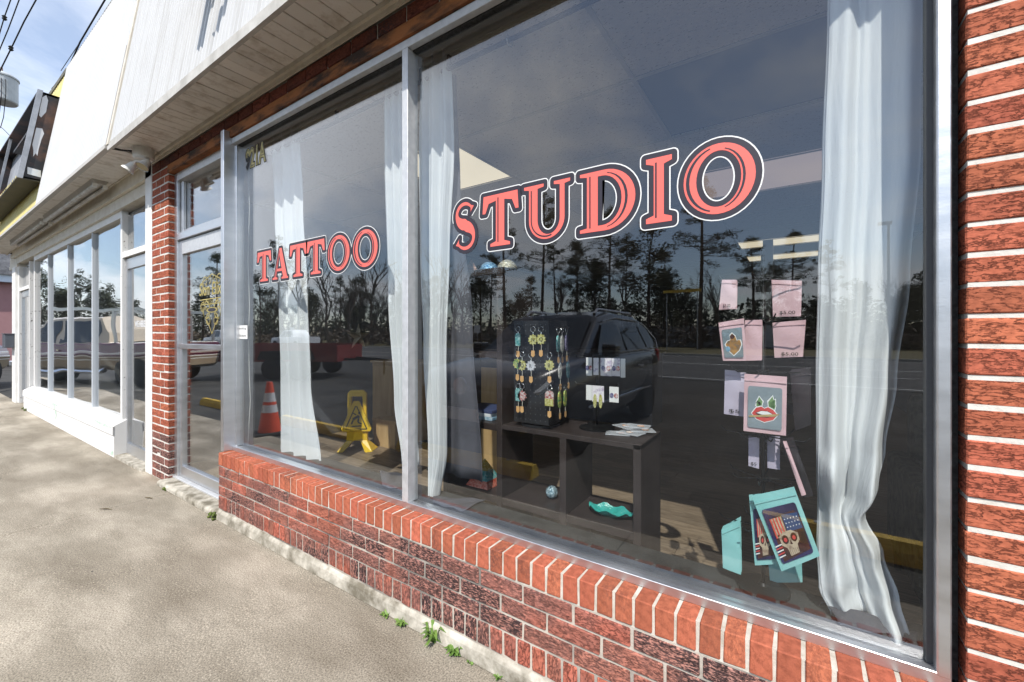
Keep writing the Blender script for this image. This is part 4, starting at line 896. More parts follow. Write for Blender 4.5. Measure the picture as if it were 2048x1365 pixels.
def keychain(px, py, hook_py, colr, shape, letter, label, group, side=False):
    if side:
        d = ray(px, py); t = (SX1 + .03 - EYE.x) / d.x; c = EYE + d * t
        hz = (EYE + ray(px, hook_py) * ((SX1 + .03 - EYE.x) / ray(px, hook_py).x)).z; f = lambda u, o, v: (c.x + o, c.y + u, v); inw = (SX1, c.y)
        if not (SY0 < c.y < SY1 + .02): c.y = max(SY0 + .03, min(SY1 - .02, c.y))
        f = lambda u, o, v, cy=c.y, cx=c.x: (cx + o, cy + u, v); hk = [(SX1, c.y, hz + .004), (c.x + .012, c.y, hz - .002), (c.x + .017, c.y, hz + .008)]
    else:
        yy = SY0 - .03; c = on_y(px, py, yy); hz = on_y(px, hook_py, yy).z; f = lambda u, o, v: (c.x + u, yy - o, v); hk = [(c.x, SY0, hz + .004), (c.x, yy - .012, hz - .002), (c.x, yy - .017, hz + .008)]
    MB().tube(hk, .002, 5).build('hook', M_wire, sp)
    k = thing('keychain', f(0, 0, c.z), label, 'keychain', group)
    MB().tube([f(.013 * math.cos(t), .001 * (i % 2), hz - .012 + .013 * math.sin(t)) for i, t in enumerate([q * math.pi / 7 for q in range(15)])], .0016, 4).build('ring', M_steel, k, smooth=True)
    top = {'sun': .026, 'leaf': .038, 'bar': .030, 'slab': .034}[shape]
    MB().tube([f(0, 0, hz - .024), f(.001, 0, c.z + top)], .0022, 5).build('chain', M_steel, k)
    if shape == 'sun': pl = [(r * math.cos(t), r * math.sin(t)) for r, t in [((.027 if i % 2 else .020), i * math.pi / 10) for i in range(20)]]
    elif shape == 'leaf': pl = [(.013 * math.sin(t), .040 * math.cos(t)) for t in [i * math.pi / 8 for i in range(16)]]
    elif shape == 'bar': pl = [(-.012,-.03),(.012,-.03),(.014,.02),(.008,.032),(-.008,.032),(-.014,.02)]
    else: pl = [(-.022,-.036),(.022,-.036),(.022,.022),(.012,.034),(-.012,.034),(-.022,.022)]
    mb = MB(); n = len(pl); mb.add([f(u, .004, c.z + v) for u, v in pl] + [f(u, -.004, c.z + v) for u, v in pl], [tuple(range(n)), tuple(range(2*n-1, n-1, -1))] + [(i, i+n, (i+1) % n + n, (i+1) % n) for i in range(n)])
    ch = mb.build('charm', CH[colr], k)
    if letter and not side: put_text(letter, .026, M_ink, ch, f(-.008, .0052, c.z - .009), 'letter')
    if shape == 'slab':
        MB().box(c.x - .0222, c.x + .0222, SY0 - .0352, SY0 - .0342, c.z - .036, c.z - .002).build('gold_half', CH['gold'], ch)
    zt = c.z - top - .004
    MB().tube([f(.002, 0, zt + .012), f(.002, .001, zt - .022)], .0012, 4).build('thread', mat('thread', (.7,.65,.55), rough=.8), k)
    MB().add([f(-.008,.002,zt-.022),f(.010,.002,zt-.022),f(.011,.002,zt-.046),f(.001,.002,zt-.054),f(-.009,.002,zt-.046)] , [(0,1,2,3,4)]).build('price_tag', M_tan, k, fix=False).modifiers.new('t', 'SOLIDIFY').thickness = .001
GK = 'keychains on the black pegboard spinner'
keychain(1066, 680, 654, 'gold', 'sun', 'N', 'gold glitter sunflower keychain with letter N', GK)
keychain(1082, 679, 654, 'gold', 'sun', 'Q', 'gold glitter sunflower keychain beside the N one', GK)
keychain(1036, 680, 654, 'teal', 'bar', None, 'teal bar keychain at the top edge of the black spinner', GK)
keychain(1035, 728, 704, 'green', 'sun', None, 'green sunflower keychain at the spinner edge', GK)
keychain(1044, 731, 704, 'gold', 'sun', 'Q', 'gold sunflower keychain next to the white letter R', GK)
keychain(1062, 732, 706, 'white', 'sun', 'R', 'white pearl sunflower keychain with letter R', GK)
keychain(1099, 731, 706, 'gold', 'sun', 'B', 'gold sunflower keychain with letter B hanging alone', GK)
keychain(1036, 790, 768, 'teal', 'bar', None, 'teal bar keychain low on the black spinner', GK)
keychain(1044, 792, 768, 'red', 'sun', None, 'red and white marbled sunflower keychain', GK)
keychain(1099, 797, 770, 'red', 'slab', None, 'red and gold rectangular keychain', GK)
keychain(1116, 688, 656, 'teal', 'leaf', None, 'pale teal oval keychain on the spinner side face', GK, True)
keychain(1124, 688, 656, 'pearl', 'leaf', None, 'shell coloured oval keychain on the spinner side face', GK, True)
keychain(1133, 686, 656, 'purple', 'leaf', None, 'dark violet oval keychain on the spinner side face', GK, True)
keychain(1120, 742, 708, 'pearl', 'leaf', None, 'shell coloured oval keychain below the violet one', GK, True)
keychain(1136, 740, 708, 'teal', 'leaf', None, 'teal oval keychain in the middle of the spinner side', GK, True)
keychain(1119, 800, 772, 'green', 'leaf', None, 'green and gold oval keychain low on the spinner side', GK, True)
keychain(1130, 797, 772, 'green', 'leaf', None, 'green and gold oval keychain at the spinner back edge', GK, True)
# --- earring tree
er = thing('earring_stand', (-.80, .545, ST), 'black earring stand with two crossbars on the cube shelf', 'display stand')
MB().lathe([(.085, ST + .001), (.085, ST + .008), (.02, ST + .016), (.006, ST + .02)], (-.80, .545, 0), 28).build('base', M_wire, er)
MB().cyl((-.80, .545, ST + .018), (-.80, .545, ST + .335), .005, n=8).build('pole', M_wire, er, smooth=True)
ez1, ez2 = on_y(1210, 716, .53).z, on_y(1210, 772, .53).z
for z in (ez1, ez2): MB().tube([(-.91, .53, z + .012), (-.90, .53, z), (-.70, .53, z), (-.69, .53, z + .012)], .003, 6).build('crossbar', M_wire, er)
MB().tube([(-.83,.545,ez1),(-.83,.545,ez1+.02),(-.77,.545,ez1+.02),(-.77,.545,ez1)], .002, 5).build('top_loop', M_wire, er)
M_card = mat('floral_card', (.78,.74,.75), (.42,.34,.46), 45, .7, thr=(.52, .66)); M_card2 = mat('plain_card', (.76,.75,.72), rough=.7)
def earring(px, py, w, h, m, label, dangle=None, tilt=0):
    c = on_y(px, py, .522); k = thing('earring_card', (c.x, .522, c.z), label, 'earring card', 'earring cards on the black stand')
    zb = [z for z in (ez1, ez2) if z > c.z]; z1 = min(zb) if zb else c.z + h / 2
    MB().box(c.x - w/2, c.x + w/2, .5215, .523, z1 - .004 - h, z1 - .001).build('card', m, k)
    if dangle:
        for s in (-1, 1):
            pl = [(.009 * math.sin(t), .034 * math.cos(t)) for t in [i * math.pi / 6 for i in range(12)]] if dangle == 'leaf' else [(.010 * math.cos(t), .012 * math.sin(t)) for t in [i * math.pi / 6 for i in range(12)]]
            mb = MB(); mb.poly([(c.x + s * w * .24 + u, .5195, z1 - h * (1.0 if dangle == 'leaf' else .6) + v) for u, v in pl]); mb.build('earring', CH['gold' if dangle == 'leaf' else ('purple' if s < 0 else 'red')], k, fix=False).modifiers.new('t', 'SOLIDIFY').thickness = .002
earring(1178, 735, .030, .085, M_card2, 'narrow plain card at the left end of the upper bar', 'disc'); earring(1192, 735, .026, .08, M_card, 'narrow floral card on the upper bar beside the plain one')
earring(1212, 735, .055, .082, M_card, 'floral earring card with round purple stud', 'disc'); earring(1232, 735, .04, .08, M_card, 'floral earring card near the right end of the upper bar', 'disc'); earring(1246, 735, .022, .085, M_card2, 'slim plain card hung last on the upper bar')
earring(1178, 790, .03, .07, M_card2, 'plain card at the left end of the lower bar'); earring(1196, 792, .06, .075, M_card, 'floral card with long gold leaf earrings', 'leaf'); earring(1228, 790, .045, .07, M_card2, 'plain card with two round studs on the lower bar', 'disc')
# --- clear packets
M_film = mat('clear_film', (.8,.82,.85), rough=.12, alpha=.38); M_disc = mat('sticker_disc', (.75,.30,.10), (.8,.75,.7), 40, .5)
for i, (px, py, rz) in enumerate(((1236,866,.3),(1262,868,-.2),(1284,866,.5),(1254,860,-.5),(1278,862,.1))):
    c = on_z(px, py, ST + .006); k = local_thing('sticker_packet', (c.x, min(max(c.y, Y0 + .05), .56), ST + .001 + i * .007), rz, 'clear film packet of round stickers in the loose pile on the shelf', 'packet', 'clear packets piled on the cube shelf')
    MB().box(-.055, .055, -.04, .04, 0, .005).build('film', M_film, k, bevel=.002)
    MB().lathe([(.016, .0052), (.016, .0062)], (.015 - .02 * (i % 2), 0, 0), 14).build('sticker', M_disc, k)
# --- books, resin pieces
M_bk = [mat('book_blue', (.10,.26,.40), (.5,.6,.66), 20, .5), mat('book_white', (.70,.72,.74), rough=.6), mat('book_navy', (.05,.07,.16), rough=.5)]
for i in range(3):
    props(MB().box(-1.57 + .012 * i, -1.33 - .01 * (i % 2), .40, .60, .8525 + i * .0185, .870 + i * .0185).build('book', M_bk[i], org=(-1.45, .5, .8525 + i * .0185), bevel=.002), ['blue patterned book at the bottom of the small stack', 'white book in the middle of the small stack', 'navy book on top of the small stack'][i], 'book', 'books stacked in the cube shelf')
py_ = thing('resin_pyramid', (-1.43, .47, .482), 'glitter pyramid in yellow teal and red layers', 'ornament')
def frus(z0, z1, h=.14, b=.075): 
    f = lambda z: b * (1 - z / h); c = (-1.43, .47); a, q = f(z0), max(f(z1), .001); Z = .4835
    return MB().add([(c[0]+sx*a, c[1]+sy*a, Z+z0) for sx, sy in ((-1,-1),(1,-1),(1,1),(-1,1))] + [(c[0]+sx*q, c[1]+sy*q, Z+z1) for sx, sy in ((-1,-1),(1,-1),(1,1),(-1,1))], [(0,3,2,1),(4,5,6,7),(0,1,5,4),(1,2,6,5),(2,3,7,6),(3,0,4,7)])
frus(0, .035).build('red_layer', glit('red_glitter', (.65,.09,.05), (.85,.35,.25)), py_); frus(.0352, .082).build('teal_layer', glit('teal_glitter', (.05,.40,.42), (.45,.75,.72)), py_); frus(.0822, .139).build('gold_layer', glit('gold_glitter', (.55,.42,.06), (.88,.80,.45)), py_)
bl = thing('resin_gem', (-1.02, .49, .482), 'blue glitter resin gem on the lower shelf', 'ornament'); MB().ball((-1.02, .49, .515), .032, 9, 6, (1, 1, 1)).build('gem', glit('blue_glitter', (.10,.20,.25), (.55,.68,.72)), bl)
tl = thing('crinkled_teal_dish', (-.70, .46, .482), 'crinkled teal glass dish on the lower shelf', 'dish')
def tfn(u, v):
    a = 2 * math.pi * u; r = (.25 + .75 * v); return (-.70 + .105 * r * math.cos(a) * (1 + .05 * math.sin(5 * a)), .46 + .05 * r * math.sin(a), .486 + .028 * v * v + .008 * math.sin(7 * a) * v)
MB().grid(tfn, 36, 8).build('dish', mat('teal_glass', (.015,.26,.22), (.05,.40,.34), 9, .15, bump=.5, bscale=25), tl, smooth=True, fix=False)
TZ = 1.656
def dome(x, c1, c2, nm, lab):
    k = thing('resin_dome', (x, .47, TZ), lab, 'ornament', 'resin pieces on top of the shelf tower')
    MB().lathe([(.055 * math.cos(t), TZ + .001 + .055 * math.sin(t)) for t in [i * math.pi / 16 for i in range(8)]] + [(.002, TZ + .056)], (x, .47, 0), 18).build('dome', glit(nm, c1, c2), k, smooth=True)
dome(-1.40, (.05,.20,.42), (.35,.60,.80), 'blue_dome', 'blue marbled resin dome on the shelf tower'); dome(-1.28, (.25,.23,.16), (.72,.70,.58), 'shell_dome', 'cream shell filled resin dome on the shelf tower')
k = thing('resin_cone', (-1.53, .47, TZ), 'brown resin pyramid on the shelf tower', 'ornament', 'resin pieces on top of the shelf tower')
MB().lathe([(.06, TZ + .001), (.002, TZ + .085)], (-1.53, .47, 0), 4).build('pyramid', glit('brown_resin', (.10,.05,.03), (.25,.14,.09)), k)
pp = thing('plywood_board', (-2.2, 1.6, .05), 'tan plywood board leaning behind the shelf tower', 'board'); MB().box(-2.42, -2.0, 1.55, 1.59, .05, 1.02).build('board', M_oak, pp); MB().box(-2.42, -2.0, 1.592, 1.63, .05, .12).build('batten', M_oak, pp)

# --- sticker bag spinner on the ledge
KX, KY = -.085, .185
rk = thing('wire_spinner', (KX, KY, .493), 'slim black wire spinner rack standing on the window ledge', 'display rack')
MB().lathe([(.075, .4935), (.075, .503), (.015, .508), (.008, .515)], (KX, KY, 0), 24).build('base', M_wire, rk)
MB().cyl((KX, KY, .51), (KX, KY, 1.585), .006, n=8).build('pole', M_wire, rk, smooth=True)
TIER = [1.488, 1.359, 1.19, .985, .848, .694]
for z in TIER:
    MB().lathe([(.018, z - .006), (.018, z + .006)], (KX, KY, 0), 12).build('hub', M_wire, rk)
    for q in range(6):
        a = q * math.pi / 3 + z * 3; d = Vector((math.cos(a), math.sin(a), 0)); L = .11 if d.y > -.3 else .075
        o = Vector((KX, KY, z)); MB().tube([o + d * .015, o + d * L, o + d * (L + .018) + Vector((0, 0, .014))], .0022, 5).build('arm', M_wire, rk)
M_pink = mat('pink_foil_bag', (.62,.40,.42), (.70,.48,.50), 8, .35, bump=.15, bscale=20); M_teal = mat('teal_foil_bag', (.24,.55,.53), (.32,.62,.60), 8, .35, bump=.15, bscale=20)
M_lil = mat('lilac_foil_bag', (.48,.42,.52), (.55,.50,.60), 8, .4); M_win = mat('silver_window', (.26,.33,.37), (.50,.58,.62), 5, .12, metal=.5, bump=.3, bscale=9)
M_blk = mat('black_foil_bag', (.015,.014,.016), (.05,.035,.04), 8, .3); M_holo = mat('holographic_film', (.02,.02,.04), (.10,.09,.26), 4, .1, metal=.4)
def bag(label, quad, y, m, window=True, art=None, price=None, tilt=0, stack=1, group='sticker bags on the wire spinner', dyr=0):
    # quad: image corners tl, tr, br, bl at depth y (dyr: extra depth on the right side)
    q = [on_y(quad[0][0], quad[0][1], y), on_y(quad[1][0], quad[1][1], y + dyr), on_y(quad[2][0], quad[2][1], y + dyr), on_y(quad[3][0], quad[3][1], y)]
    c = sum(q, Vector()) / 4; k = thing('sticker_bag', (c.x, c.y, c.z), label, 'sticker bag', group)
    def P(u, v, o=0): # v up
        p = (q[3].lerp(q[2], u)).lerp(q[0].lerp(q[1], u), v); return (p.x, p.y - o, p.z)
    for s in range(stack):
        off = s * .010
        def g(sign): return lambda u, v: P(u, v, -off + sign * (.0012 + .0028 * (math.sin(math.pi * u) * math.sin(math.pi * v)) + .0008 * math.sin(9 * v + 4 * u)))
        mb = MB().grid(g(1), 8, 12).grid(g(-1), 8, 12); mb.build('pouch' if s == 0 else 'pouch_behind', m, k, smooth=True)
    MB().add([P(0, .885, .0052), P(1, .885, .0052), P(1, .905, .0052), P(0, .905, .0052)], [(0,1,2,3)]).build('zip_seam', m, k, fix=False).modifiers.new('t', 'SOLIDIFY').thickness = .001
    if window:
        rr_ = arc(.85, .12, .05, .04, -90, 0, 4) + arc(.85, .76, .05, .04, 0, 90, 4) + arc(.15, .76, .05, .04, 90, 180, 4) + arc(.15, .12, .05, .04, 180, 270, 4)
        MB().poly([P(u, v, .0056) for u, v in rr_]).build('clear_window', M_holo if art == 'skull' else M_win, k, fix=False)
    def shp(name, pts, m_, o): MB().poly([P(u, v, o) for u, v in pts]).build(name, m_, k, fix=False)
    RED = mat('print_red', (.55,.05,.05), (.70,.12,.10), 30, .35); CRM = mat('print_cream', (.52,.42,.30), (.16,.09,.06), 45, .5, thr=(.5, .7)); GRN = mat('print_green', (.10,.22,.08), (.22,.34,.14), 30, .5); DRK = mat('print_dark', (.02,.012,.012), (.10,.03,.02), 30, .5)
    BLU = mat('print_blue', (.03,.07,.18), rough=.5); TANP = mat('print_tan', (.35,.25,.10), (.5,.38,.18), 30, .5); WHT = mat('print_white', (.8,.8,.78), rough=.5)
    if art == 'lips':
        for a_, L in ((100, .19), (75, .24), (55, .22), (125, .14), (30, .16)):
            bx, bz = (.62, .42) if a_ < 90 else (.40, .44); ca, sa = math.cos(R(a_)), math.sin(R(a_))
            shp('leaf_outline', [(bx - .035*sa, bz + .03*ca), (bx + .55*L*ca - .10*sa, bz + .55*L*sa + .07*ca), (bx + 1.1*L*ca, bz + 1.1*L*sa), (bx + .55*L*ca + .10*sa, bz + .55*L*sa - .07*ca), (bx + .035*sa, bz - .03*ca)], WHT, .0060)
            shp('leaf', [(bx - .02*sa, bz + .02*ca), (bx + .5*L*ca - .07*sa, bz + .5*L*sa + .05*ca), (bx + L*ca, bz + L*sa), (bx + .5*L*ca + .07*sa, bz + .5*L*sa - .05*ca), (bx + .02*sa, bz - .02*ca)], GRN, .0064)
        lp = [(.20,.33),(.30,.43),(.42,.46),(.50,.43),(.58,.46),(.70,.42),(.80,.34),(.70,.25),(.50,.20),(.32,.24)]
        shp('lips_outline', [(.5 + (a_ - .5) * 1.08, .33 + (b_ - .33) * 1.12) for a_, b_ in lp], WHT, .0066); shp('lips', lp, RED, .0070)
        shp('mouth', [(.28,.34),(.42,.39),(.58,.39),(.72,.34),(.58,.28),(.42,.28)], DRK, .0074); shp('teeth', [(.31,.345),(.43,.385),(.57,.385),(.69,.345),(.57,.325),(.43,.325)], WHT, .0078)
        shp('paper_roll', [(.12,.285),(.14,.26),(.74,.31),(.86,.36),(.70,.35)], TANP, .0082)
    if art == 'heart':
        hp = [(.5,.14),(.28,.28),(.20,.42),(.30,.50),(.42,.52),(.40,.62),(.50,.68),(.62,.60),(.66,.50),(.80,.50),(.84,.40),(.74,.26)]
        shp('sticker_edge', [(.52 + (a_ - .52) * 1.12, .40 + (b_ - .40) * 1.1) for a_, b_ in hp], WHT, .0060); shp('heart_print', hp, mat('print_heart', (.45,.22,.05), (.12,.10,.08), 60, .5), .0064); shp('blue_flower', arc(.28,.30,.10,.07,0,360,9), mat('print_flower', (.10,.25,.38), (.35,.5,.6), 60, .5), .0068); shp('dark_flower', arc(.50,.60,.09,.06,0,360,9), DRK, .0068)
    if art == 'skull':
        shp('print_ground', [(.16,.10),(.86,.14),(.88,.62),(.80,.70),(.20,.66)], DRK, .0060)
        for i in range(4): shp('red_stripe', [(.20 + .07*i, .40),(.235 + .07*i, .40),(.235 + .07*i, .66),(.20 + .07*i, .66)], RED, .0064); shp('cream_stripe', [(.235 + .07*i, .40),(.27 + .07*i, .40),(.27 + .07*i, .66),(.235 + .07*i, .66)], CRM, .0064)
        shp('blue_field', [(.50,.44),(.86,.44),(.86,.66),(.50,.68)], BLU, .0064)
        for i in range(5):
            for j in range(3): shp('star', [(.54 + .07*i + .012*math.cos(t), .50 + .055*j + .010*math.sin(t)) for t in [q_*math.pi/2.5 for q_ in range(5)]], WHT, .0068)
        shp('skull_face', [(.26,.42),(.40,.46),(.58,.46),(.72,.40),(.70,.30),(.62,.26),(.60,.15),(.38,.14),(.36,.25),(.26,.30)], CRM, .0070)
        for ex in (.385, .595): shp('eye_socket', arc(ex, .36, .075, .06, 0, 360, 12), DRK, .0074); shp('eye_glow', arc(ex, .355, .04, .03, 0, 360, 10), RED, .0078)
        shp('nose', [(.46,.28),(.52,.28),(.49,.34)], DRK, .0074)
        for i in range(5): shp('tooth_gap', [(.40+.045*i,.15),(.405+.045*i,.15),(.405+.045*i,.225),(.40+.045*i,.225)], DRK, .0076)
        for i in range(5): shp('ragged_stripe', [(.08,.16+.035*i),(.26,.17+.035*i),(.26,.185+.035*i),(.10,.178+.035*i)], RED if i % 2 else WHT, .0072)
    if price:
        w = (q[1] - q[0]).length; o = put_text(price, .02, M_ink, k, P(.25, .05, .0066), 'price', box=(w * .5, .012))
    return k
G2 = None
bag('bundle of pink bags hung at the very top of the wire spinner', ((1444,560),(1473,560),(1472,618),(1438,620)), .15, M_pink, False, price='$5.00', stack=4)
bag('wide pink bag behind the pole at the top of the spinner', ((1543,560),(1604,562),(1602,633),(1546,634)), .24, M_pink, False, price='$5.00')
bag('pink bag with a heart sticker and blue flowers', ((1437,646),(1488,637),(1493,722),(1446,722)), .115, M_pink, True, 'heart')
bag('stack of plain pink bags beside the heart sticker bag', ((1490,641),(1524,640),(1523,721),(1491,722)), .15, M_pink, False, stack=4)
bag('fan of pink bags in the shade below the wide pink bag', ((1545,646),(1612,640),(1606,714),(1549,716)), .25, M_pink, False, price='$5.00', stack=5)
bag('lilac bag hanging behind the red lips bag', ((1450,740),(1492,744),(1490,834),(1448,828)), .17, M_lil, False, price='$5')
bag('pink bag with red lips and green leaves sticker', ((1489,748),(1574,754),(1572,872),(1487,862)), .115, M_pink, True, 'lips')
bag('dark fan of bags to the right of the lips bag', ((1580,742),(1622,736),(1622,850),(1590,862)), .23, M_blk, False, stack=6)
bag('narrow lilac bag hanging left of the pole below the lips bag', ((1497,872),(1519,874),(1518,938),(1497,932)), .19, M_lil, False, price='$5')
bag('short lilac bag hanging right of the pole below the lips bag', ((1534,872),(1560,874),(1560,940),(1535,936)), .20, M_lil, False)
bag('curved bundle of pink and black bags on the fourth tier', ((1560,884),(1586,880),(1626,992),(1606,996)), .16, M_blk, False, stack=5)
bag('pink bag seen edge on behind the curved black bundle', ((1566,884),(1573,884),(1612,990),(1603,992)), .14, M_pink, False, stack=2)
bag('stack of teal bags on the low left arm of the spinner', ((1443,1060),(1480,1040),(1482,1150),(1446,1136)), .17, M_teal, False, stack=4)
bag('teal bag with skull and flag print, partly covered', ((1498,990),(1560,984),(1556,1128),(1510,1131)), .135, M_teal, True, 'skull')
bag('tilted teal bag with skull and flag print in front', ((1503,992),(1588,974),(1640,1112),(1563,1143)), .112, M_teal, True, 'skull')
bag('teal bag hanging low behind the skull bags', ((1530,1040),(1600,1035),(1605,1165),(1540,1165)), .23, M_teal, False, stack=3)
# --- dark patterned armchair
M_dam = mat('olive_damask', (.030,.030,.020), (.085,.08,.055), 22, .8, bump=.4, bscale=40, thr=(.45, .55))
ac = thing('armchair', (.85, 1.35, .05), 'dark olive patterned armchair in the right corner of the studio', 'armchair')
MB().box(.5, 1.2, 1.0, 1.65, .22, .45).build('seat', M_dam, ac, bevel=.03, seg=2); MB().box(.5, 1.2, 1.55, 1.72, .45, 1.0).build('backrest', M_dam, ac, bevel=.04, seg=2)
for x in (.42, 1.2): MB().box(x, x + .09, 1.0, 1.7, .2, .68).build('armrest', M_dam, ac, bevel=.025, seg=2)
for x in (.46, 1.22):
    for y in (1.04, 1.64): MB().cyl((x, y, .05), (x, y, .2), .015, .025, 8).build('leg', M_wenge, ac)

# --- deeper in the studio
ct = thing('reception_counter', (-2.6, 4.6, .05), 'dark reception counter deep inside the studio', 'counter')
MB().box(-3.6, -1.6, 4.4, 4.9, .05, 1.05).build('front', mat('counter_grey', (.09,.09,.10), rough=.5), ct); MB().box(-3.65, -1.55, 4.35, 4.95, 1.05, 1.10).build('top', M_wenge, ct, bevel=.004)
for i, (x, z, w, h) in enumerate(((-4.2, 1.7, .5, .65), (-3.4, 1.75, .4, .5), (-2.7, 1.7, .55, .7), (.2, 1.7, .5, .65), (.95, 1.75, .4, .5))):
    fr_ = thing('picture_frame', (x, 11.29, z), ['large framed print on the back wall, nearest the door side', 'small framed print beside the large one on the back wall', 'widest framed print on the back wall', 'tall framed print on the back wall past the column', 'small framed print in the back right corner'][i], 'picture frame')
    MB().box(x - w/2, x + w/2, 11.26, 11.298, z - h/2, z + h/2).build('frame', M_wenge, fr_); MB().box(x - w/2 + .04, x + w/2 - .04, 11.255, 11.259, z - h/2 + .04, z + h/2 - .04).build('print', mat('flash_print', (.45,.42,.36), (.12,.10,.09), 14, .6), fr_)
ch_ = thing('tattoo_chair', (-.2, 4.2, .05), 'black padded reclining chair deep inside the studio', 'chair')
MB().box(-.5, .1, 3.7, 4.4, .50, .62).build('seat', M_blk, ch_, bevel=.03, seg=2); MB().add([(-.5,4.4,.55),(.1,4.4,.55),(.1,5.0,1.15),(-.5,5.0,1.15),(-.5,4.45,.45),(.1,4.45,.45),(.1,5.08,1.1),(-.5,5.08,1.1)],[(0,1,2,3),(7,6,5,4),(0,4,5,1),(1,5,6,2),(2,6,7,3),(3,7,4,0)]).build('backrest', M_blk, ch_)
MB().lathe([(.25,.05),(.25,.08),(.06,.1),(.06,.5)], (-.2, 4.1, 0), 18).build('pedestal', M_steel, ch_)

# ================================================================== FIXTURES ON THE FRONT
M_lampw = mat('white_lamp_metal', (.70,.70,.67), (.78,.78,.75), 10, .45); M_lens = mat('lamp_lens', (.55,.48,.30), rough=.15)
sc_ = thing('security_light', (-4.745, -.125, 2.943), 'white twin head flood light under the soffit by the brick pier', 'flood light')
MB().lathe([(.075, 2.9435), (.075, 2.86), (.062, 2.845)], (-4.745, -.125, 0), 24).build('base', M_lampw, sc_)
for dxx, dyy, t in ((-.10, -.03, -.5), (.06, .02, .25)):
    p = Vector((-4.745 + dxx * .5, -.125 + dyy, 2.84)); d = Vector((t * .5, -.45, -.75)).normalized()
    e = p + Vector((dxx * .6, -.02, -.035)); MB().tube([Vector((-4.745, -.125, 2.85)), p, e], .016, 8).build('arm', M_lampw, sc_)
    ax = d; up = ax.orthogonal().normalized(); v2 = ax.cross(up)
    prof = [(.024, -.025), (.030, 0), (.032, .02), (.048, .05), (.050, .06)]; mb = MB(); vs_ = []
    for r, h in prof: vs_ += [e + ax * h + (up * math.cos(k * math.pi / 9) + v2 * math.sin(k * math.pi / 9)) * r for k in range(18)]
    mb.add(vs_, [(i*18+k, i*18+(k+1) % 18, (i+1)*18+(k+1) % 18, (i+1)*18+k) for i in range(4) for k in range(18)] + [tuple(range(17, -1, -1))]); lh = mb.build('lamp_head', M_lampw, sc_)
    MB().poly([e + ax * .056 + (up * math.cos(k * math.pi / 9) + v2 * math.sin(k * math.pi / 9)) * .044 for k in range(18)]).build('lens', M_lens, lh, org=ORG[lh.name])
props(MB().tube([(-4.95, -.31, 2.935), (-4.90, -.25, 2.925), (-4.82, -.16, 2.925)], .008, 6).build('conduit', mat('dark_cable', (.02,.02,.02), rough=.6), org=(-4.9, -.25, 2.93)), 'short dark cable running to the flood light', 'cable')
M_tubeg = mat('fluorescent_tube', (.62,.62,.60), (.45,.42,.38), 6, .3, space='World')
M_fix = mat('dull_fixture', (.45,.43,.40), (.55,.52,.48), 7, .5, space='World')
for x0, x1, lb in ((-8.55, -6.08, 'twin tube fluorescent fixture under the white soffit, near the shop door'), (-11.3, -8.75, 'twin tube fluorescent fixture under the white soffit, at the far end')):
    fx = thing('fluorescent_fixture', ((x0 + x1) / 2, -.125, 2.94), lb, 'light fixture')
    MB().extr([(-.19, 2.9395), (-.06, 2.9395), (-.08, 2.90), (-.17, 2.90)], 'x', x0, x1).build('housing', M_fix, fx)
    for y in (-.165, -.085):
        MB().cyl((x0 + .03, y, 2.875), (x1 - .03, y, 2.875), .019, n=12).build('tube', M_tubeg, fx, smooth=True)
        for xx in (x0 + .015, x1 - .015): MB().box(xx - .014, xx + .014, y - .018, y + .018, 2.86, 2.899).build('lamp_holder', M_lampw, fx)
# mailbox on the end pier
mbx = thing('mailbox', (-12.62, -.06, 1.1), 'dark grey mailbox on the end pier of the white shop', 'mailbox')
MB().box(-12.72, -12.42, -.13, -.005, 1.06, 1.32).build('box', mat('mailbox_grey', (.10,.11,.13), rough=.4), mbx, bevel=.012, seg=2); MB().box(-12.73, -12.41, -.14, -.0, 1.321, 1.335).build('lid', mat('mailbox_grey'), mbx)
# empty sign cabinet
M_sb = mat('rusted_black_sheet', (.018,.018,.022), (.16,.075,.045), 2.3, .55, bump=.2, bscale=30, space='World', thr=(.5, .72)); M_gal = mat('galvanised', (.30,.31,.33), (.45,.46,.48), 6, .4, metal=.5)
sb = thing('sign_cabinet', (-9.4, -.4, 3.3), 'empty rusted sign cabinet on the yellow fascia', 'sign cabinet')
def fy(z): return -.305 + LEAN * (z - 2.955)
def prism(x0, x1, z0, z1, a0, a1): # between offsets a0 (outer) and a1 (inner) from the fascia
    return MB().add([(x, fy(z) - a, z) for x in (x0, x1) for z in (z0, z1) for a in (a0, a1)], [(0,1,3,2),(4,6,7,5),(0,4,5,1),(2,3,7,6),(0,2,6,4),(1,5,7,3)])
ZB, ZT, XL, XR = 3.30, 4.47, -11.6, -8.12
prism(XR - .012, XR, ZB, ZT, .20, .012).build('end_panel', M_sb, sb); prism(XL, XL + .012, ZB, ZT, .20, .012).build('end_panel', M_sb, sb)
prism(XR, XR + .022, ZB - .01, ZT + .01, .215, .165).build('corner_post', M_gal, sb); prism(XL, XR, ZT - .03, ZT, .21, .02).build('top_rail', M_sb, sb)
prism(XL, XR, ZB - .012, ZB + .02, .21, .012).build('bottom_panel', mat('dark_olive_sheet', (.025,.022,.015), (.05,.042,.02), 4, .6, space='World'), sb)
prism(XL + .02, XR - .02, ZB + .02, ZT - .03, .03, .015).build('back_sheet', mat('inner_grey', (.22,.23,.26), (.3,.31,.33), 3, .6, space='World'), sb)
for x in (-10.4,): prism(x, x + .03, ZB + .02, ZT - .03, .2, .17).build('frame_bar', M_gal, sb)
prism(-9.5, -8.3, ZT - .5, ZT - .46, .19, .05).build('cross_brace', M_sb, sb)
M_pw = mat('bare_patch', (.62,.63,.66), rough=.5)
def patch(pts): MB().poly([(XR + .0015, fy(z) - a, z) for a, z in pts]).build('bare_patch', M_pw, sb, fix=False)
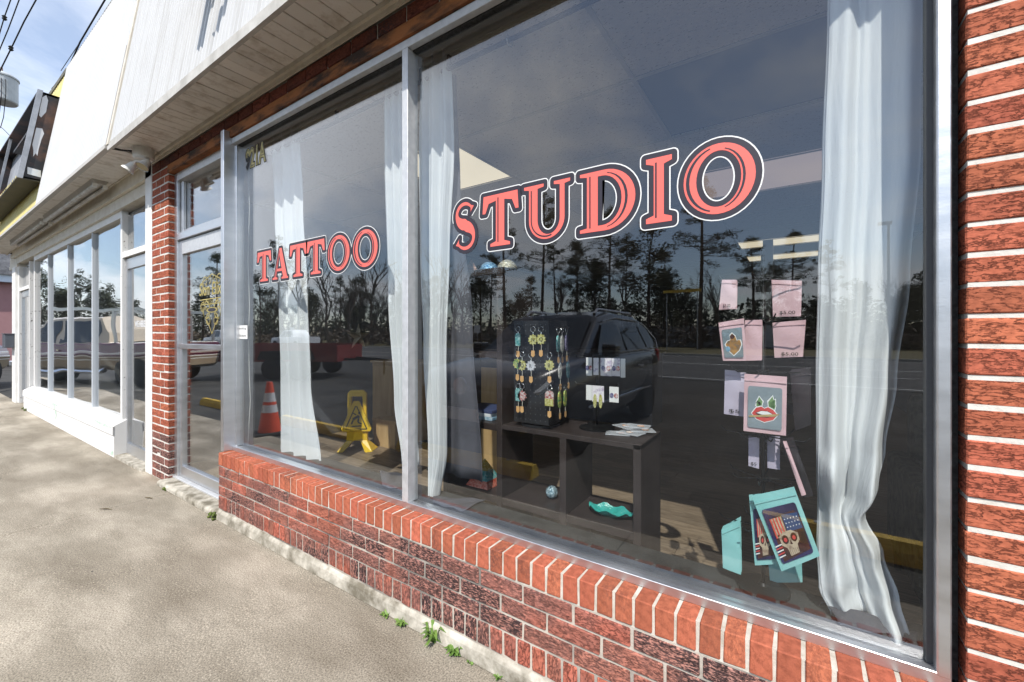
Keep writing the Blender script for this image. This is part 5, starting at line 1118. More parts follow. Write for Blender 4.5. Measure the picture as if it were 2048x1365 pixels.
patch([(.158,4.40),(.13,4.44),(.105,4.38),(.10,4.22),(.12,4.16),(.13,4.13),(.15,4.15),(.158,4.25)]); patch([(.15,3.98),(.10,3.99),(.075,3.93),(.085,3.85),(.09,3.72),(.088,3.62),(.105,3.65),(.12,3.60),(.13,3.68),(.15,3.75)])
MB().add([(XR + .002, fy(3.47) - .15, 3.45), (XR + .002, fy(3.47) - .035, 3.44), (XR + .002, fy(3.47) - .035, 3.35), (XR + .002, fy(3.47) - .15, 3.36)], [(0,1,2,3)]).build('maker_label', mat('label_white', (.6,.66,.7), (.75,.72,.7), 60, .5), sb, fix=False)
mb = MB(); rr = random.Random(5)
for i in range(26):
    a = XL + .1 + i * .13; mb.box(a, a + rr.uniform(.03, .1), fy(ZB) - .2105, fy(ZB) - .208, ZB - .008 + rr.uniform(0, .02), ZB + .028)
mb.build('yellow_paint_flakes', M_yel, sb)

# ================================================================== OVERHEAD LINES, TRANSFORMER, FAR HOUSE
def at(px, py, depth): return EYE + ray(px, py) * depth
M_cable = mat('cable_black', (.012,.012,.013), rough=.6)
def wire(label, pts, r):
    q = [at(*p) for p in pts]; n = []
    for i in range(len(q) - 1): n += [q[i].lerp(q[i+1], t / 6) for t in range(6)]
    n.append(q[-1]); props(MB().tube(n, r, 6).build('power_line', M_cable, org=n[0], smooth=True), label, 'power line', 'overhead lines above the shops')
wire('thick service cable hanging over the roof edge', [(245,-60,12), (210,0,12.5), (160,85,13.5), (140,130,14), (120,160,14.5), (104,178,15)], .022)
wire('thin wire running beside the thick service cable', [(160,85,13.5), (140,115,14), (122,142,14.6)], .010)
wire('upper span wire crossing above the transformer', [(28,-18,14), (9,34,14.6), (0,64,15), (-14,110,15.6)], .016)
wire('middle span wire crossing above the transformer', [(48,-26,14), (16,60,14.6), (0,98,15), (-20,150,15.6)], .016)
wire('lowest span wire ending beside the transformer', [(92,-36,14), (48,44,14.6), (22,98,15), (0,142,15.3), (-18,172,15.6)], .02)
wire('thin wire low in the sky beside the sign cabinet', [(-10,246,16), (6,258,16), (20,272,16), (40,288,16)], .010)
tp = at(-22, 180, 16); M_tr = mat('transformer_grey', (.42,.45,.47), (.52,.55,.57), 4, .4)
up_ = thing('utility_pole', (tp.x - .8, tp.y - .3, -.02), 'wooden utility pole carrying a grey transformer drum', 'utility pole')
MB().cyl((tp.x - .8, tp.y - .3, -.02), (tp.x - .8, tp.y - .3, 13.6), .16, .12, 12).build('pole', mat('pole_wood', (.10,.075,.05), (.18,.14,.10), 6, .9, stretch=(8, 8, .5)), up_, smooth=True)
MB().box(tp.x - 1.9, tp.x + .6, tp.y - .37, tp.y - .26, 12.6, 12.72).build('crossarm', MATS['pole_wood'], up_)
tz = at(8, 205, 16).z; td = Vector((tp.x + .12, tp.y, 0)); tt = at(8, 152, 16).z; td = at(3, 180, 16)
tf = MB().lathe([(.40, tz), (.43, tz + .04), (.43, tt - .1), (.46, tt - .09), (.46, tt - .04), (.36, tt + .05), (.05, tt + .08)], (td.x, td.y, 0), 24).build('transformer_drum', M_tr, up_)
MB().cyl((td.x, td.y, tt + .07), (td.x, td.y, tt + .32), .05, .035, 10).build('bushing', mat('porcelain', (.25,.16,.12), rough=.25), up_)
for s in (0, 1, 2):
    a = Vector((td.x + .42, td.y - .15 + .1 * s, tt - .25)); MB().tube([a, a + Vector((.14, 0, -.2)), a + Vector((.12, 0, -.6)), a + Vector((-.4, 0, -1.0 - .15 * s)), a + Vector((-1.2, 0, -1.1 - .2 * s))], .012, 5).build('drop_lead', M_cable, up_)
MB().box(tp.x - .8, td.x, td.y - .05, td.y + .05, tt - .4, tt - .3).build('bracket', M_gal, up_)
for p in ((9, 36), (22, 97)): 
    q = at(p[0], p[1], 14.7); props(MB().lathe([(.03, 0), (.07, .05), (.04, .08), (.07, .13), (.02, .18)], (q.x, q.y, q.z - .09), 10).build('insulator', M_cable, org=tuple(q)), ['dark insulator on the upper span wire', 'dark insulator clamp on the lowest span wire'][p[0] > 10], 'insulator')
hs_ = thing('pink_building', (-38, 6, 0), 'dusky pink low building with a grey shingle roof', 'building')
MB().box(-46, -30, -1, 14, -.05, 3.7).build('wall', mat('pink_stucco', (.36,.19,.19), (.40,.22,.22), 2, .8, space='World'), hs_)
MB().box(-46.4, -29.6, -1.4, 14.4, 3.7, 4.02).build('eave_board', mat('eave_white', (.6,.66,.74), rough=.6), hs_)
mb = MB(); 
for i in range(14): 
    x = -29.5 - i * .5; z = 4.02 + i * .26; mb.box(x - .52, x, -1.5, 14.5, z, z + .30)
mb.build('shingle_courses', mat('shingles', (.12,.12,.13), (.24,.24,.25), 7, .9, space='World', bump=.4, bscale=20), hs_)
MB().box(-29.99, -29.95, 2.4, 3.4, 0, 2.0).build('door', mat('rose_door', (.5,.25,.24), rough=.6), hs_)

# ================================================================== PARKED VEHICLES
M_tyre = mat('tyre_rubber', (.012,.012,.012), rough=.8); M_rim = mat('alloy_rim', (.55,.55,.56), rough=.3, metal=.8); M_cg = mat('car_glass', (.012,.016,.020), rough=.03, spec=.8)
M_chrome = mat('chrome', (.75,.75,.76), rough=.12, metal=1); M_tail = mat('tail_lamp', (.35,.02,.02), rough=.15); M_head = mat('head_lamp', (.65,.68,.70), rough=.08)
def wheel(v, x, y, r, w):
    k = bpy.data.objects.new('wheel', None); col.objects.link(k); k.parent = v; k.location = (x, y, r); ORG[k.name] = Vector((0, 0, 0)); k.empty_display_size = .1
    MB().lathe([(r*.66, -w/2), (r*.93, -w/2), (r, -w*.35), (r, w*.35), (r*.93, w/2), (r*.66, w/2)], (0, 0, 0), 28, 'y').build('tyre', M_tyre, k, org=(0, 0, 0), smooth=True)
    mb = MB().lathe([(r*.67, -w*.42), (r*.67, w*.42), (r*.62, w*.42), (r*.60, -w*.42)], (0, 0, 0), 28, 'y')
    for i in range(5):
        a = i * 2 * math.pi / 5; d = Vector((math.cos(a), 0, math.sin(a))); n = Vector((-math.sin(a), 0, math.cos(a)))
        for s in (-1, 1):
            yy = s * w * .40; p = [d * .05 + n * .03, d * .05 - n * .03, d * r * .64 - n * .04, d * r * .64 + n * .04]; mb.add([(q.x, yy, q.z) for q in p] + [(q.x, yy - s * .02, q.z) for q in p], [(0,1,2,3),(7,6,5,4),(0,4,5,1),(2,6,7,3),(1,5,6,2),(3,7,4,0)])
    mb.lathe([(.07, -w*.43), (.07, w*.43)], (0, 0, 0), 12, 'y'); mb.build('rim', M_rim, k, org=(0, 0, 0))
def loft(v, name, secs, m, bevel=0, seg=2, smooth=False, sub=0):   # secs: list of (x, [(y,z)...]) half sections mirrored
    mb = MB(); rings = []
    for x, half in secs: rings.append([(x, y, z) for y, z in half] + [(x, -y, z) for y, z in half[::-1]])
    n = len(rings[0]); vs_ = [p for r_ in rings for p in r_]
    mb.add(vs_, [(i*n+k, i*n+(k+1) % n, (i+1)*n+(k+1) % n, (i+1)*n+k) for i in range(len(rings)-1) for k in range(n)] + [tuple(range(n-1, -1, -1)), tuple(range((len(rings)-1)*n, len(rings)*n))])
    o = mb.build(name, m, v, org=(0, 0, 0), smooth=smooth, bevel=bevel, seg=seg)
    if sub:
        s = o.modifiers.new('s', 'SUBSURF'); s.levels = s.render_levels = sub
    return o
# --- black SUV: local +x is the nose
M_bpaint = mat('black_car_paint', (.010,.008,.012), rough=.25, coat=1.0)
suv = local_thing('suv', (-2.88, -4.12, -.02), R(90), 'black five door suv parked nose in at a yellow wheel stop', 'car')
def half(wl, zl, wm, zm, wu, zu): return [(0, zl), (wl * .9, zl), (wl, zl + .08), (wm, zm), (wu, zu), (wu * .9, zu + .03), (0, zu + .04)]
secs = [(2.28, half(.55,.35,.62,.55,.55,.72)), (2.16, half(.78,.26,.84,.58,.76,.88)), (1.7, half(.86,.22,.92,.66,.84,.98)), (1.0, half(.88,.22,.94,.70,.88,1.05)), (.3, half(.88,.22,.94,.72,.89,1.06)), (-1.0, half(.88,.22,.94,.74,.89,1.09)), (-1.9, half(.87,.26,.93,.76,.87,1.10)), (-2.22, half(.82,.34,.88,.74,.80,1.08)), (-2.3, half(.7,.40,.78,.70,.70,.98))]
loft(suv, 'body', secs, M_bpaint, smooth=True, sub=1)
def ghalf(w0, z0, w1, z1): return [(0, z0), (w0, z0), (w1, z1), (w1 * .8, z1 + .04), (0, z1 + .055)]
loft(suv, 'greenhouse', [(1.05, ghalf(.80,1.0,.78,1.02)), (.25, ghalf(.86,1.02,.66,1.56)), (-.3, ghalf(.87,1.02,.66,1.63)), (-1.3, ghalf(.87,1.04,.65,1.61)), (-1.95, ghalf(.84,1.05,.62,1.52)), (-2.24, ghalf(.78,1.04,.70,1.12))], M_bpaint, smooth=False, bevel=.03)
for s in (-1, 1):
    def sidew(pts): MB().poly([(x, s * (.875 - (z - 1.04) * .40 + .012), z) for x, z in pts]).build('side_window', M_cg, suv, org=(0, 0, 0), fix=False)
    sidew([(.72,1.10),(.22,1.47),(-.34,1.53),(-.34,1.10)]); sidew([(-.42,1.10),(-.42,1.53),(-1.22,1.51),(-1.35,1.11)]); sidew([(-1.43,1.12),(-1.32,1.50),(-1.72,1.46),(-1.98,1.24),(-1.9,1.14)])
    MB().tube([(.75, s*.893, 1.085), (-1.9, s*.893, 1.105), (-2.02, s*.83, 1.24), (-1.75, s*.70, 1.49), (-1.3, s*.69, 1.55), (-.3, s*.70, 1.57), (.2, s*.71, 1.51)], .010, 5).build('window_trim', M_chrome, suv, org=(0, 0, 0))
    MB().tube([(.1, s*.56, 1.62), (.0, s*.56, 1.69), (-1.4, s*.55, 1.68), (-1.6, s*.54, 1.61)], .022, 8).build('roof_rail', M_rim, suv, org=(0, 0, 0))
    MB().box(.55, .75, s*.92, s*1.10, 1.06, 1.22).build('mirror', M_bpaint, suv, org=(0, 0, 0), bevel=.03, seg=2)
    MB().add([(2.17, s*.50, .70), (2.05, s*.82, .74), (1.85, s*.86, .84), (2.08, s*.52, .80)], [(0,1,2,3)]).build('headlight', M_head, suv, org=(0, 0, 0), fix=False).modifiers.new('t', 'SOLIDIFY').thickness = .04
    MB().box(-2.24, -2.1, s*.60, s*.84, .85, 1.08).build('tail_lamp', M_tail, suv, org=(0, 0, 0), bevel=.02)
    MB().tube([(1.2, s*.945, .50), (-1.2, s*.945, .52)], .02, 5).build('sill_trim', M_chrome, suv, org=(0, 0, 0))
    for x in (.25, -.75): MB().box(x - .1, x + .1, s*.935, s*.965, .86, .885).build('door_handle', M_chrome, suv, org=(0, 0, 0))
MB().add([(1.0,-.72,1.05),(1.0,.72,1.05),(.30,.62,1.56),(.30,-.62,1.56)], [(0,1,2,3)]).build('windshield', M_cg, suv, org=(0, 0, 0), fix=False).location = (.035, 0, .012)
MB().box(2.2, 2.29, -.42, .42, .60, .76).build('grille', mat('grille_black', (.02,.02,.02), rough=.4), suv, org=(0, 0, 0), bevel=.02)
MB().lathe([(.09, 2.291), (.09, 2.30)], (0, 0, .80), 20, 'x').build('emblem_oval', M_chrome, suv, org=(0, 0, 0))
MB().box(2.2, 2.31, -.26, .26, .45, .57).build('licence_plate', mat('plate_white', (.6,.6,.6), rough=.5), suv, org=(0, 0, 0))
for x in (1.32, -1.28):
    for s in (-1, 1): wheel(suv, x, s * .80, .36, .24)
# --- pickups
def pickup(name, loc, rz, label, paint, cat='pickup truck', group=None, rack=False, sc=1.0):
    t = local_thing(name, loc, rz, label, cat, group)
    loft(t, 'body', [(2.75, half(.7,.45,.78,.65,.7,.85)), (2.6, half(.88,.40,.94,.75,.86,1.02)), (1.3, half(.92,.40,.97,.80,.92,1.10)), (-2.6, half(.92,.42,.97,.82,.95,1.12)), (-2.75, half(.86,.50,.92,.80,.90,1.10))], paint, smooth=False, bevel=.03)
    loft(t, 'cab', [(1.35, ghalf(.86,1.08,.84,1.10)), (.65, ghalf(.90,1.08,.72,1.72)), (-.7, ghalf(.90,1.08,.72,1.76)), (-1.05, ghalf(.90,1.08,.80,1.40)), (-1.12, ghalf(.9,1.08,.86,1.12))], mat('tan_car_paint', (.52,.44,.33), rough=.3, coat=.8) if rack else paint, bevel=.03)
    for s in (-1, 1):
        def sw_(pts): MB().poly([(x, s * (.90 - (z - 1.08) * .28 + .012), z) for x, z in pts]).build('side_window', M_cg, t, org=(0, 0, 0), fix=False)
        sw_([(1.05,1.14),(.60,1.66),(.22,1.68),(.22,1.14)]); sw_([(.12,1.14),(.12,1.68),(-.66,1.69),(-.88,1.42),(-.90,1.14)])
        MB().box(1.0, 1.15, s*.97, s*1.18, 1.12, 1.34).build('mirror', M_tyre, t, org=(0, 0, 0), bevel=.03)
        MB().box(2.62, 2.74, s*.50, s*.84, .72, .90).build('headlight', M_head, t, org=(0, 0, 0), bevel=.02)
        MB().tube([(1.2, s*1.0, .42), (-1.1, s*1.0, .42)], .045, 8).build('running_board', M_chrome, t, org=(0, 0, 0))
        for x in (.15,): MB().box(x - .12, x + .02, s*.965, s*.99, .93, .98).build('door_handle', M_chrome, t, org=(0, 0, 0))
    MB().box(-2.6, -1.2, -.8, .8, 1.13, 1.16).build('bed_liner', M_tyre, t, org=(0, 0, 0))
    MB().box(2.7, 2.86, -.88, .88, .46, .62).build('bumper', M_chrome, t, org=(0, 0, 0), bevel=.03)
    for x in (1.85, -1.75):
        for s in (-1, 1): wheel(t, x, s * .85, .39, .26)
    if rack:
        for x in (-1.3, -2.55):
            for s in (-1, 1): MB().box(x - .03, x + .03, s*.86, s*.92, 1.12, 1.95).build('rack_post', M_rim, t, org=(0, 0, 0))
        for s in (-1, 1): MB().box(-2.7, .4, s*.86, s*.94, 1.95, 2.03).build('rack_rail', M_rim, t, org=(0, 0, 0))
        MB().lathe([(.29, 1.16), (.29, 1.85)], (-2.0, .35, 0), 18).build('drum', M_rim, t, org=(0, 0, 0))
    return t
def striped():
    m = mat('maroon_striped_paint', (.10,.012,.03), rough=.22, coat=1.0); nd, ln = m.node_tree.nodes, m.node_tree.links
    g = N(nd, 'ShaderNodeTexCoord'); s = N(nd, 'ShaderNodeSeparateXYZ'); ln.new(g.outputs['Object'], s.inputs[0])
    mr = N(nd, 'ShaderNodeMapRange'); ln.new(s.outputs[2], mr.inputs[0]); mr.inputs[1].default_value = .4; mr.inputs[2].default_value = 1.2
    r = N(nd, 'ShaderNodeValToRGB'); r.color_ramp.interpolation = 'CONSTANT'; e = r.color_ramp.elements; e[0].position = 0; e[0].color = (.34,.26,.17,1); e[1].position = .9; e[1].color = (.70,.64,.54,1)
    for p, c in ((.34,(.75,.72,.66,1)),(.37,(.26,.19,.12,1)),(.43,(.75,.70,.62,1)),(.47,(.10,.012,.03,1)),(.54,(.45,.36,.30,1)),(.59,(.75,.72,.66,1)),(.615,(.13,.02,.05,1))):
        x = e.new(p); x.color = c
    ln.new(mr.outputs[0], r.inputs[0]); ln.new(r.outputs[0], m.node_tree.nodes['Principled BSDF'].inputs['Base Color']); return m
def vpos(px, depth, out=0):                 # ground point seen mirrored in the glass, at that depth along the view
    d = ray(px, HOR); p = EYE + d * (depth + out); return Vector((p.x, 2 * GY - p.y, 0))
a, b = vpos(-60, 10.6), vpos(330, 10.6); dd = (a - b).normalized(); nn = Vector((dd.y, -dd.x, 0)); 
if nn.y > 0: nn = -nn
c = b + dd * 2.75 + nn * 1.0
pickup('pickup_truck', (c.x, c.y, -.02), math.atan2(dd.y, dd.x), 'maroon and tan striped pickup truck with a ladder rack', striped(), rack=True)
M_wpaint = mat('white_car_paint', (.72,.73,.75), rough=.3, coat=.6)
for px, lb in ((450, 'white pickup truck driving first on the road'), (590, 'white pickup truck driving behind on the road')):
    q = vpos(px, 40); pickup('pickup_truck', (q.x, q.y, -.012), math.pi, lb, M_wpaint, group='white pickups on the road')
# --- red flatbed trailer
M_tred = mat('trailer_red', (.16,.012,.015), (.22,.025,.02), 6, .4, coat=.3)
a, b = vpos(455, 13.6), vpos(700, 13.6); dd = (b - a).normalized(); L = (b - a).length; c = (a + b) / 2
tr_ = local_thing('flatbed_trailer', (c.x, c.y, -.02), math.atan2(dd.y, dd.x), 'dark red low sided flatbed trailer in the parking lot', 'trailer')
MB().box(-L/2, L/2, -1.0, 1.0, .62, .70).build('deck', mat('deck_wood', (.12,.09,.06), rough=.8), tr_, org=(0, 0, 0))
for s in (-1, 1):
    MB().box(-L/2, L/2, s*1.0 - .02, s*1.0 + .02, .52, 1.02).build('side_board', M_tred, tr_, org=(0, 0, 0)); MB().box(-L/2 - .03, L/2 + .03, s*1.03 - .02, s*1.03 + .02, 1.0, 1.05).build('top_rail', M_tred, tr_, org=(0, 0, 0))
    for x in (.55,): MB().extr([(x-.8,.60),(x-.7,.85),(x+.7,.85),(x+.8,.60)], 'y', s*1.04, s*1.28).build('mudguard', M_tyre, tr_, org=(0, 0, 0)); wheel(tr_, x - .38, s*1.16, .33, .2); wheel(tr_, x + .38, s*1.16, .33, .2)
for x in (-L/2, L/2): MB().box(x - .02, x + .02, -1.0, 1.0, .52, 1.02).build('end_board', M_tred, tr_, org=(0, 0, 0))
MB().tube([(L/2, -.5, .58), (L/2 + 1.2, 0, .52), (L/2, .5, .58)], .04, 6).build('drawbar', M_tyre, tr_, org=(0, 0, 0)); MB().tube([(L/2 + 1.1, 0, .5), (L/2 + 1.1, 0, .05)], .03, 6).build('jack', M_tyre, tr_, org=(0, 0, 0))
# --- cone, wheel stops
cn_ = local_thing('traffic_cone', (-5.82, -1.36, -.02), .3, 'orange traffic cone with two white bands on a black base', 'traffic cone')
MB().box(-.19, .19, -.19, .19, 0, .045).build('base', M_tyre, cn_, org=(0, 0, 0), bevel=.01)
M_or = mat('cone_orange', (.70,.08,.03), rough=.5); M_refl = mat('cone_band', (.62,.63,.65), rough=.4)
def cr_(z): return .135 - (z - .045) * .155
zz_ = [.045, .30, .40, .44, .56, .70]
for i, m in enumerate((M_or, M_refl, M_or, M_refl, M_or)): MB().lathe([(cr_(zz_[i]), zz_[i]), (cr_(zz_[i+1]), zz_[i+1])], (0, 0, 0), 24).build('orange_section' if m is M_or else 'white_band', m, cn_, org=(0, 0, 0), smooth=False)
M_wy = mat('wheel_stop_yellow', (.55,.34,.02), (.68,.46,.06), 5, .7, bump=.3, bscale=30)
stop_me = MB().extr([(-.08,0),(.08,0),(.07,.07),(.035,.12),(-.035,.12),(-.07,.07)], 'x', -.9, .9).mesh('wheel_stop', M_wy)
for x, lb in ((-2.9, 'yellow wheel stop in front of the black suv'), (-5.5, 'yellow wheel stop beside the traffic cone'), (-8.5, 'yellow wheel stop nearest the white shop'), (-11.2, 'yellow wheel stop at the far end of the white shop'), (.72, 'yellow wheel stop in front of the right brick pier')):
    ws = thing('wheel_stop', (x, -1.85, -.02), lb, 'wheel stop', 'yellow wheel stops along the sidewalk'); o = inst('block', stop_me, ws, (x, -1.85, -.02)); 
    for s in (-.6, .6): MB().cyl((x + s, -1.85, .095), (x + s, -1.85, .106), .02, n=8).build('pin', M_gal, ws)

# ================================================================== ROADSIDE WOOD
M_bark = mat('pine_bark', (.045,.032,.024), (.10,.07,.05), 5, .95, stretch=(1, 1, .3)); M_twig = mat('bare_twig', (.07,.055,.045), (.12,.10,.085), 5, .95)
def leafmat(name, a, b): return mat(name, a, b, .9, .7, rnd=.15, space='World')
M_need = leafmat('pine_needles', (.018,.032,.014), (.055,.075,.030)); M_ever = leafmat('evergreen_leaf', (.020,.032,.014), (.060,.070,.028)); M_brn = leafmat('dead_leaf', (.09,.065,.045), (.15,.11,.075))
def leaves(mb, c, r, n, sz, rr, flat=.7):
    for _ in range(n):
        d = Vector((rr.gauss(0, 1), rr.gauss(0, 1), rr.gauss(0, 1))).normalized() * r * (rr.random() ** .45); p = Vector(c) + Vector((d.x, d.y, d.z * flat))
        a = Vector((rr.uniform(-1, 1), rr.uniform(-1, 1), rr.uniform(-.6, .6))).normalized() * sz * rr.uniform(.6, 1.3); b = a.cross(Vector((rr.uniform(-1, 1), rr.uniform(-1, 1), rr.uniform(-1, 1)))).normalized() * sz * .45
        mb.add([p - a, p + b, p + a, p - b], [(0, 1, 2, 3)])
def make_pine(seed, H):
    rr = random.Random(seed); tk = MB(); cr = MB(); lean = rr.uniform(-.03, .03)
    spine = [Vector((lean * H * t + .25 * math.sin(t * 4 + seed), .2 * math.cos(t * 3 + seed), H * t)) for t in [i / 8 for i in range(9)]]
    tk.tube(spine, [.24 * (1 - .8 * i / 8) + .02 for i in range(9)], 7)
    for i in range(rr.randint(30, 38)):
        f = rr.uniform(.52, .99); k = min(int(f * 8), 7); p = spine[k].lerp(spine[k+1], f * 8 - k); a = rr.uniform(0, 2 * math.pi); L = H * (.21 - .17 * (f - .52) / .48) * rr.uniform(.5, 1.15)
        e = p + Vector((math.cos(a) * L, math.sin(a) * L, L * rr.uniform(-.05, .45))); m_ = p.lerp(e, .55) + Vector((0, 0, -.1)); tk.tube([p, m_, e], [.05, .035, .015], 4, False)
        leaves(cr, e, rr.uniform(.45, .9), 70, .13, rr, .7); leaves(cr, m_ + Vector((rr.uniform(-.4, .4), rr.uniform(-.4, .4), .25)), rr.uniform(.4, .75), 40, .13, rr, .7)
    leaves(cr, spine[-1], .8, 90, .16, rr, .8); return tk, cr
def make_bare(seed, H):
    rr = random.Random(seed); tk = MB()
    def br(p, d, L, r, lv):
        q = p + d * L; m_ = p.lerp(q, .5) + Vector((rr.uniform(-.06, .06), rr.uniform(-.06, .06), 0)) * L; tk.tube([p, m_, q], [r, r * .85, r * .7], 5 if lv < 2 else 3, False)
        if lv >= 5: return
        for _ in range(3 if lv < 4 else 2):
            nd_ = (d + Vector((rr.uniform(-.75, .75), rr.uniform(-.75, .75), rr.uniform(-.1, .55)))).normalized(); s = rr.uniform(.35, 1); br(p.lerp(q, s if lv else rr.uniform(.6, 1)), nd_, L * rr.uniform(.5, .78), r * .58, lv + 1)
    br(Vector((0, 0, 0)), Vector((rr.uniform(-.06, .06), rr.uniform(-.06, .06), 1)).normalized(), H * .38, .16, 0); return tk, None
def make_round(seed, H):
    rr = random.Random(seed); tk = MB(); cr = MB(); tk.tube([(0, 0, 0), (.1, 0, H * .35), (0, .1, H * .8)], [.2, .14, .04], 6)
    for _ in range(26):
        a = rr.uniform(0, 6.28); z = rr.uniform(.22, .98); rad = H * .24 * math.sin(min(1, (1.05 - z) * 1.5) * math.pi / 2) * rr.uniform(.4, 1)
        p = Vector((math.cos(a) * rad, math.sin(a) * rad, z * H)); tk.tube([(0, 0, z * H * .75), p], [.04, .012], 4, False); leaves(cr, p, rr.uniform(.7, 1.2), 110, .17, rr, .75)
    return tk, cr
PROTO = {'pine': [], 'bare': [], 'round': []}
for kind, fn, hs in (('pine', make_pine, (17, 20, 15, 18)), ('bare', make_bare, (12, 10, 13)), ('round', make_round, (9, 11, 8))):
    for i, H in enumerate(hs):
        tk, cr = fn(31 * i + len(kind), H); PROTO[kind].append((tk.mesh('trunk', M_twig if kind == 'bare' else M_bark), cr.mesh('crown', M_need if kind == 'pine' else M_ever) if cr else None))
LBL = {'pine': ('pine_tree', 'tall pine with a bare trunk and clumped crown across the road', 'tall pines across the road'), 'bare': ('bare_tree', 'leafless tree with fine twigs across the road', 'leafless trees across the road'), 'round': ('evergreen_tree', 'dense bushy evergreen across the road', 'bushy evergreens across the road')}
def plant(kind, i, x, y, s, rz):
    nm, lb, gr = LBL[kind]; tk, cr = PROTO[kind][i % len(PROTO[kind])]; r = thing(nm, (x, y, -.06), lb, 'tree', gr); r.rotation_euler = (0, 0, rz); r.scale = (s, s, s)
    o = bpy.data.objects.new('trunk', tk); col.objects.link(o); o.parent = r
    if cr: o = bpy.data.objects.new('crown', cr); col.objects.link(o); o.parent = r
def mir(px, D):                               # world point whose mirror image is at normal distance D in column px
    X = D / (SN / CS) * (px - 1590) / (px + 228); return X, 2 * GY - (D - 1.388)
rt = random.Random(12)
for px, D, kind, i, s in ((1085,46,'pine',1,.95),(1010,47,'pine',0,1.0),(1150,48,'pine',2,.9),(1225,45,'pine',3,.86),(1300,47,'round',1,1.3),(1400,44,'pine',0,.95),(1500,52,'pine',2,.8),(1590,56,'pine',3,.72),(960,44,'round',0,1.1),(930,45,'bare',0,1.1),(1120,43,'bare',1,1.1),(1190,50,'round',2,1.3),(1255,44,'bare',2,.9),
                          (1330,50,'round',0,1.0),(1440,46,'bare',0,.8),(1545,58,'round',1,.9),(1660,60,'pine',1,.62),(1720,62,'round',2,.9),(1790,64,'bare',1,.9),(1850,66,'round',0,.95),(1900,68,'round',1,.9),(1960,70,'pine',2,.6),(560,33,'pine',1,.8),(600,33,'bare',2,1.2),(660,34,'bare',0,1.2),(700,36,'bare',1,1.25),(745,37,'bare',2,1.2),(790,38,'bare',0,1.2),(835,40,'bare',1,1.1),(885,42,'bare',2,1.1),
                          (520,31,'round',1,1.0),(480,30,'bare',0,1.1),(430,28,'pine',3,.78),(405,28,'round',2,1.0),(620,38,'round',0,1.0),(720,42,'round',1,1.0),(800,46,'round',2,1.0),(870,48,'pine',2,.7),(680,44,'pine',0,.7)):
    x, y = mir(px, D); plant(kind, i, x, y, s * rt.uniform(.95, 1.05), rt.uniform(0, 6.28))
for k in range(44):                            # second, deeper rank
    px = rt.uniform(380, 1950); D = rt.uniform(50, 66) if px > 800 else rt.uniform(36, 50); x, y = mir(px, D); kind = rt.choice(['bare', 'pine', 'round', 'round', 'bare']); plant(kind, rt.randrange(4), x, y, rt.uniform(.62, .85) * (.8 if px > 1500 else 1), rt.uniform(0, 6.28))
for px, X, kind, i, sc in ((72,-50,'pine',2,.5),(100,-47,'round',1,.52),(118,-52,'round',0,.6),(140,-46,'round',2,.62),(160,-50,'pine',1,.34),(185,-46,'round',1,.5),(212,-44,'round',0,.55),(238,-43,'bare',1,.42),(50,-55,'round',2,.6),(270,-42,'round',2,.5)):
    d = ray(px, HOR); t = X / d.x; plant(kind, i, X, 2 * GY - (EYE.y + d.y * t), sc, rt.uniform(0, 6.28))   # trees past the end of the lot
for k in range(46):                            # thick leafless wood opposite the door
    px = rt.uniform(470, 930); D = rt.uniform(35, 50) + (px - 470) * .012; x, y = mir(px, D); plant('bare', rt.randrange(3), x, y, rt.uniform(.7, 1.0), rt.uniform(0, 6.28))
mb = MB(); rr = random.Random(77)
for k in range(420):
    px = rr.uniform(330, 1990); D = rr.uniform(47, 66) if px > 800 else rr.uniform(33, 50); x, y = mir(px, D); h = rr.uniform(.8, 2.6); leaves(mb, (x, y, h * .6), h * .8, 34, .34, rr, .8)
props(mb.build('undergrowth', M_brn, fix=False), 'tangled brown undergrowth filling the roadside wood', 'undergrowth', kind='stuff')
mb = MB()
for k in range(300):
    px = rr.uniform(330, 1990); D = rr.uniform(54, 72) if px > 800 else rr.uniform(38, 56); x, y = mir(px, D); h = rr.uniform(2, 5.5); leaves(mb, (x, y, h * .6), h * .6, 40, .42, rr, .9)
props(mb.build('wood_thicket', M_ever, fix=False), 'dark evergreen thicket deep in the roadside wood', 'thicket', kind='stuff')
# roadside pieces
x0, y0 = mir(1312, 50); x1, y1 = mir(1600, 50)
lw = thing('grey_block_wall', ((x0 + x1) / 2, y0, -.06), 'low grey block wall across the road', 'wall'); MB().box(x0, x1, y0 - .3, y0, -.06, 2.1).build('wall', mat('grey_block', (.30,.32,.36), (.36,.38,.42), 2, .8, space='World'), lw); MB().box(x0 - .1, x1 + .1, y0 - .35, y0 + .05, 2.1, 2.2).build('coping', mat('grey_block'), lw)
x, y = mir(1778, 34); lp = thing('light_pole', (x, y, -.06), 'tall slim street light pole across the road', 'light pole'); MB().cyl((x, y, -.06), (x, y, 8.0), .09, .06, 8).build('pole', M_gal, lp); MB().box(x - .5, x + .15, y - .12, y + .12, 8.0, 8.18).build('lamp_head', M_gal, lp)
x, y = mir(1365, 40); ca = thing('yellow_sign', (x, y, -.06), 'long yellow sign board on two posts across the road', 'sign'); MB().box(x - 1.6, x + 1.6, y - .1, y + .1, 5.1, 5.35).build('board', M_wy, ca)
for s in (-1.3, 1.3): MB().cyl((x + s, y, -.06), (x + s, y, 5.1), .05, n=8).build('post', M_gal, ca)
for px, D, lb in ((955, 30, 'white sign on a thin post across the road'), (585, 26, 'small white sign panel beside the road')):
    x, y = mir(px, D); sg = thing('road_sign', (x, y, -.06), lb, 'sign'); MB().cyl((x, y, -.06), (x, y, 2.2), .03, n=6).build('post', M_gal, sg); MB().box(x - .35, x + .35, y + .03, y + .06, 1.5, 2.2).build('panel', MATS['plate_white'], sg)

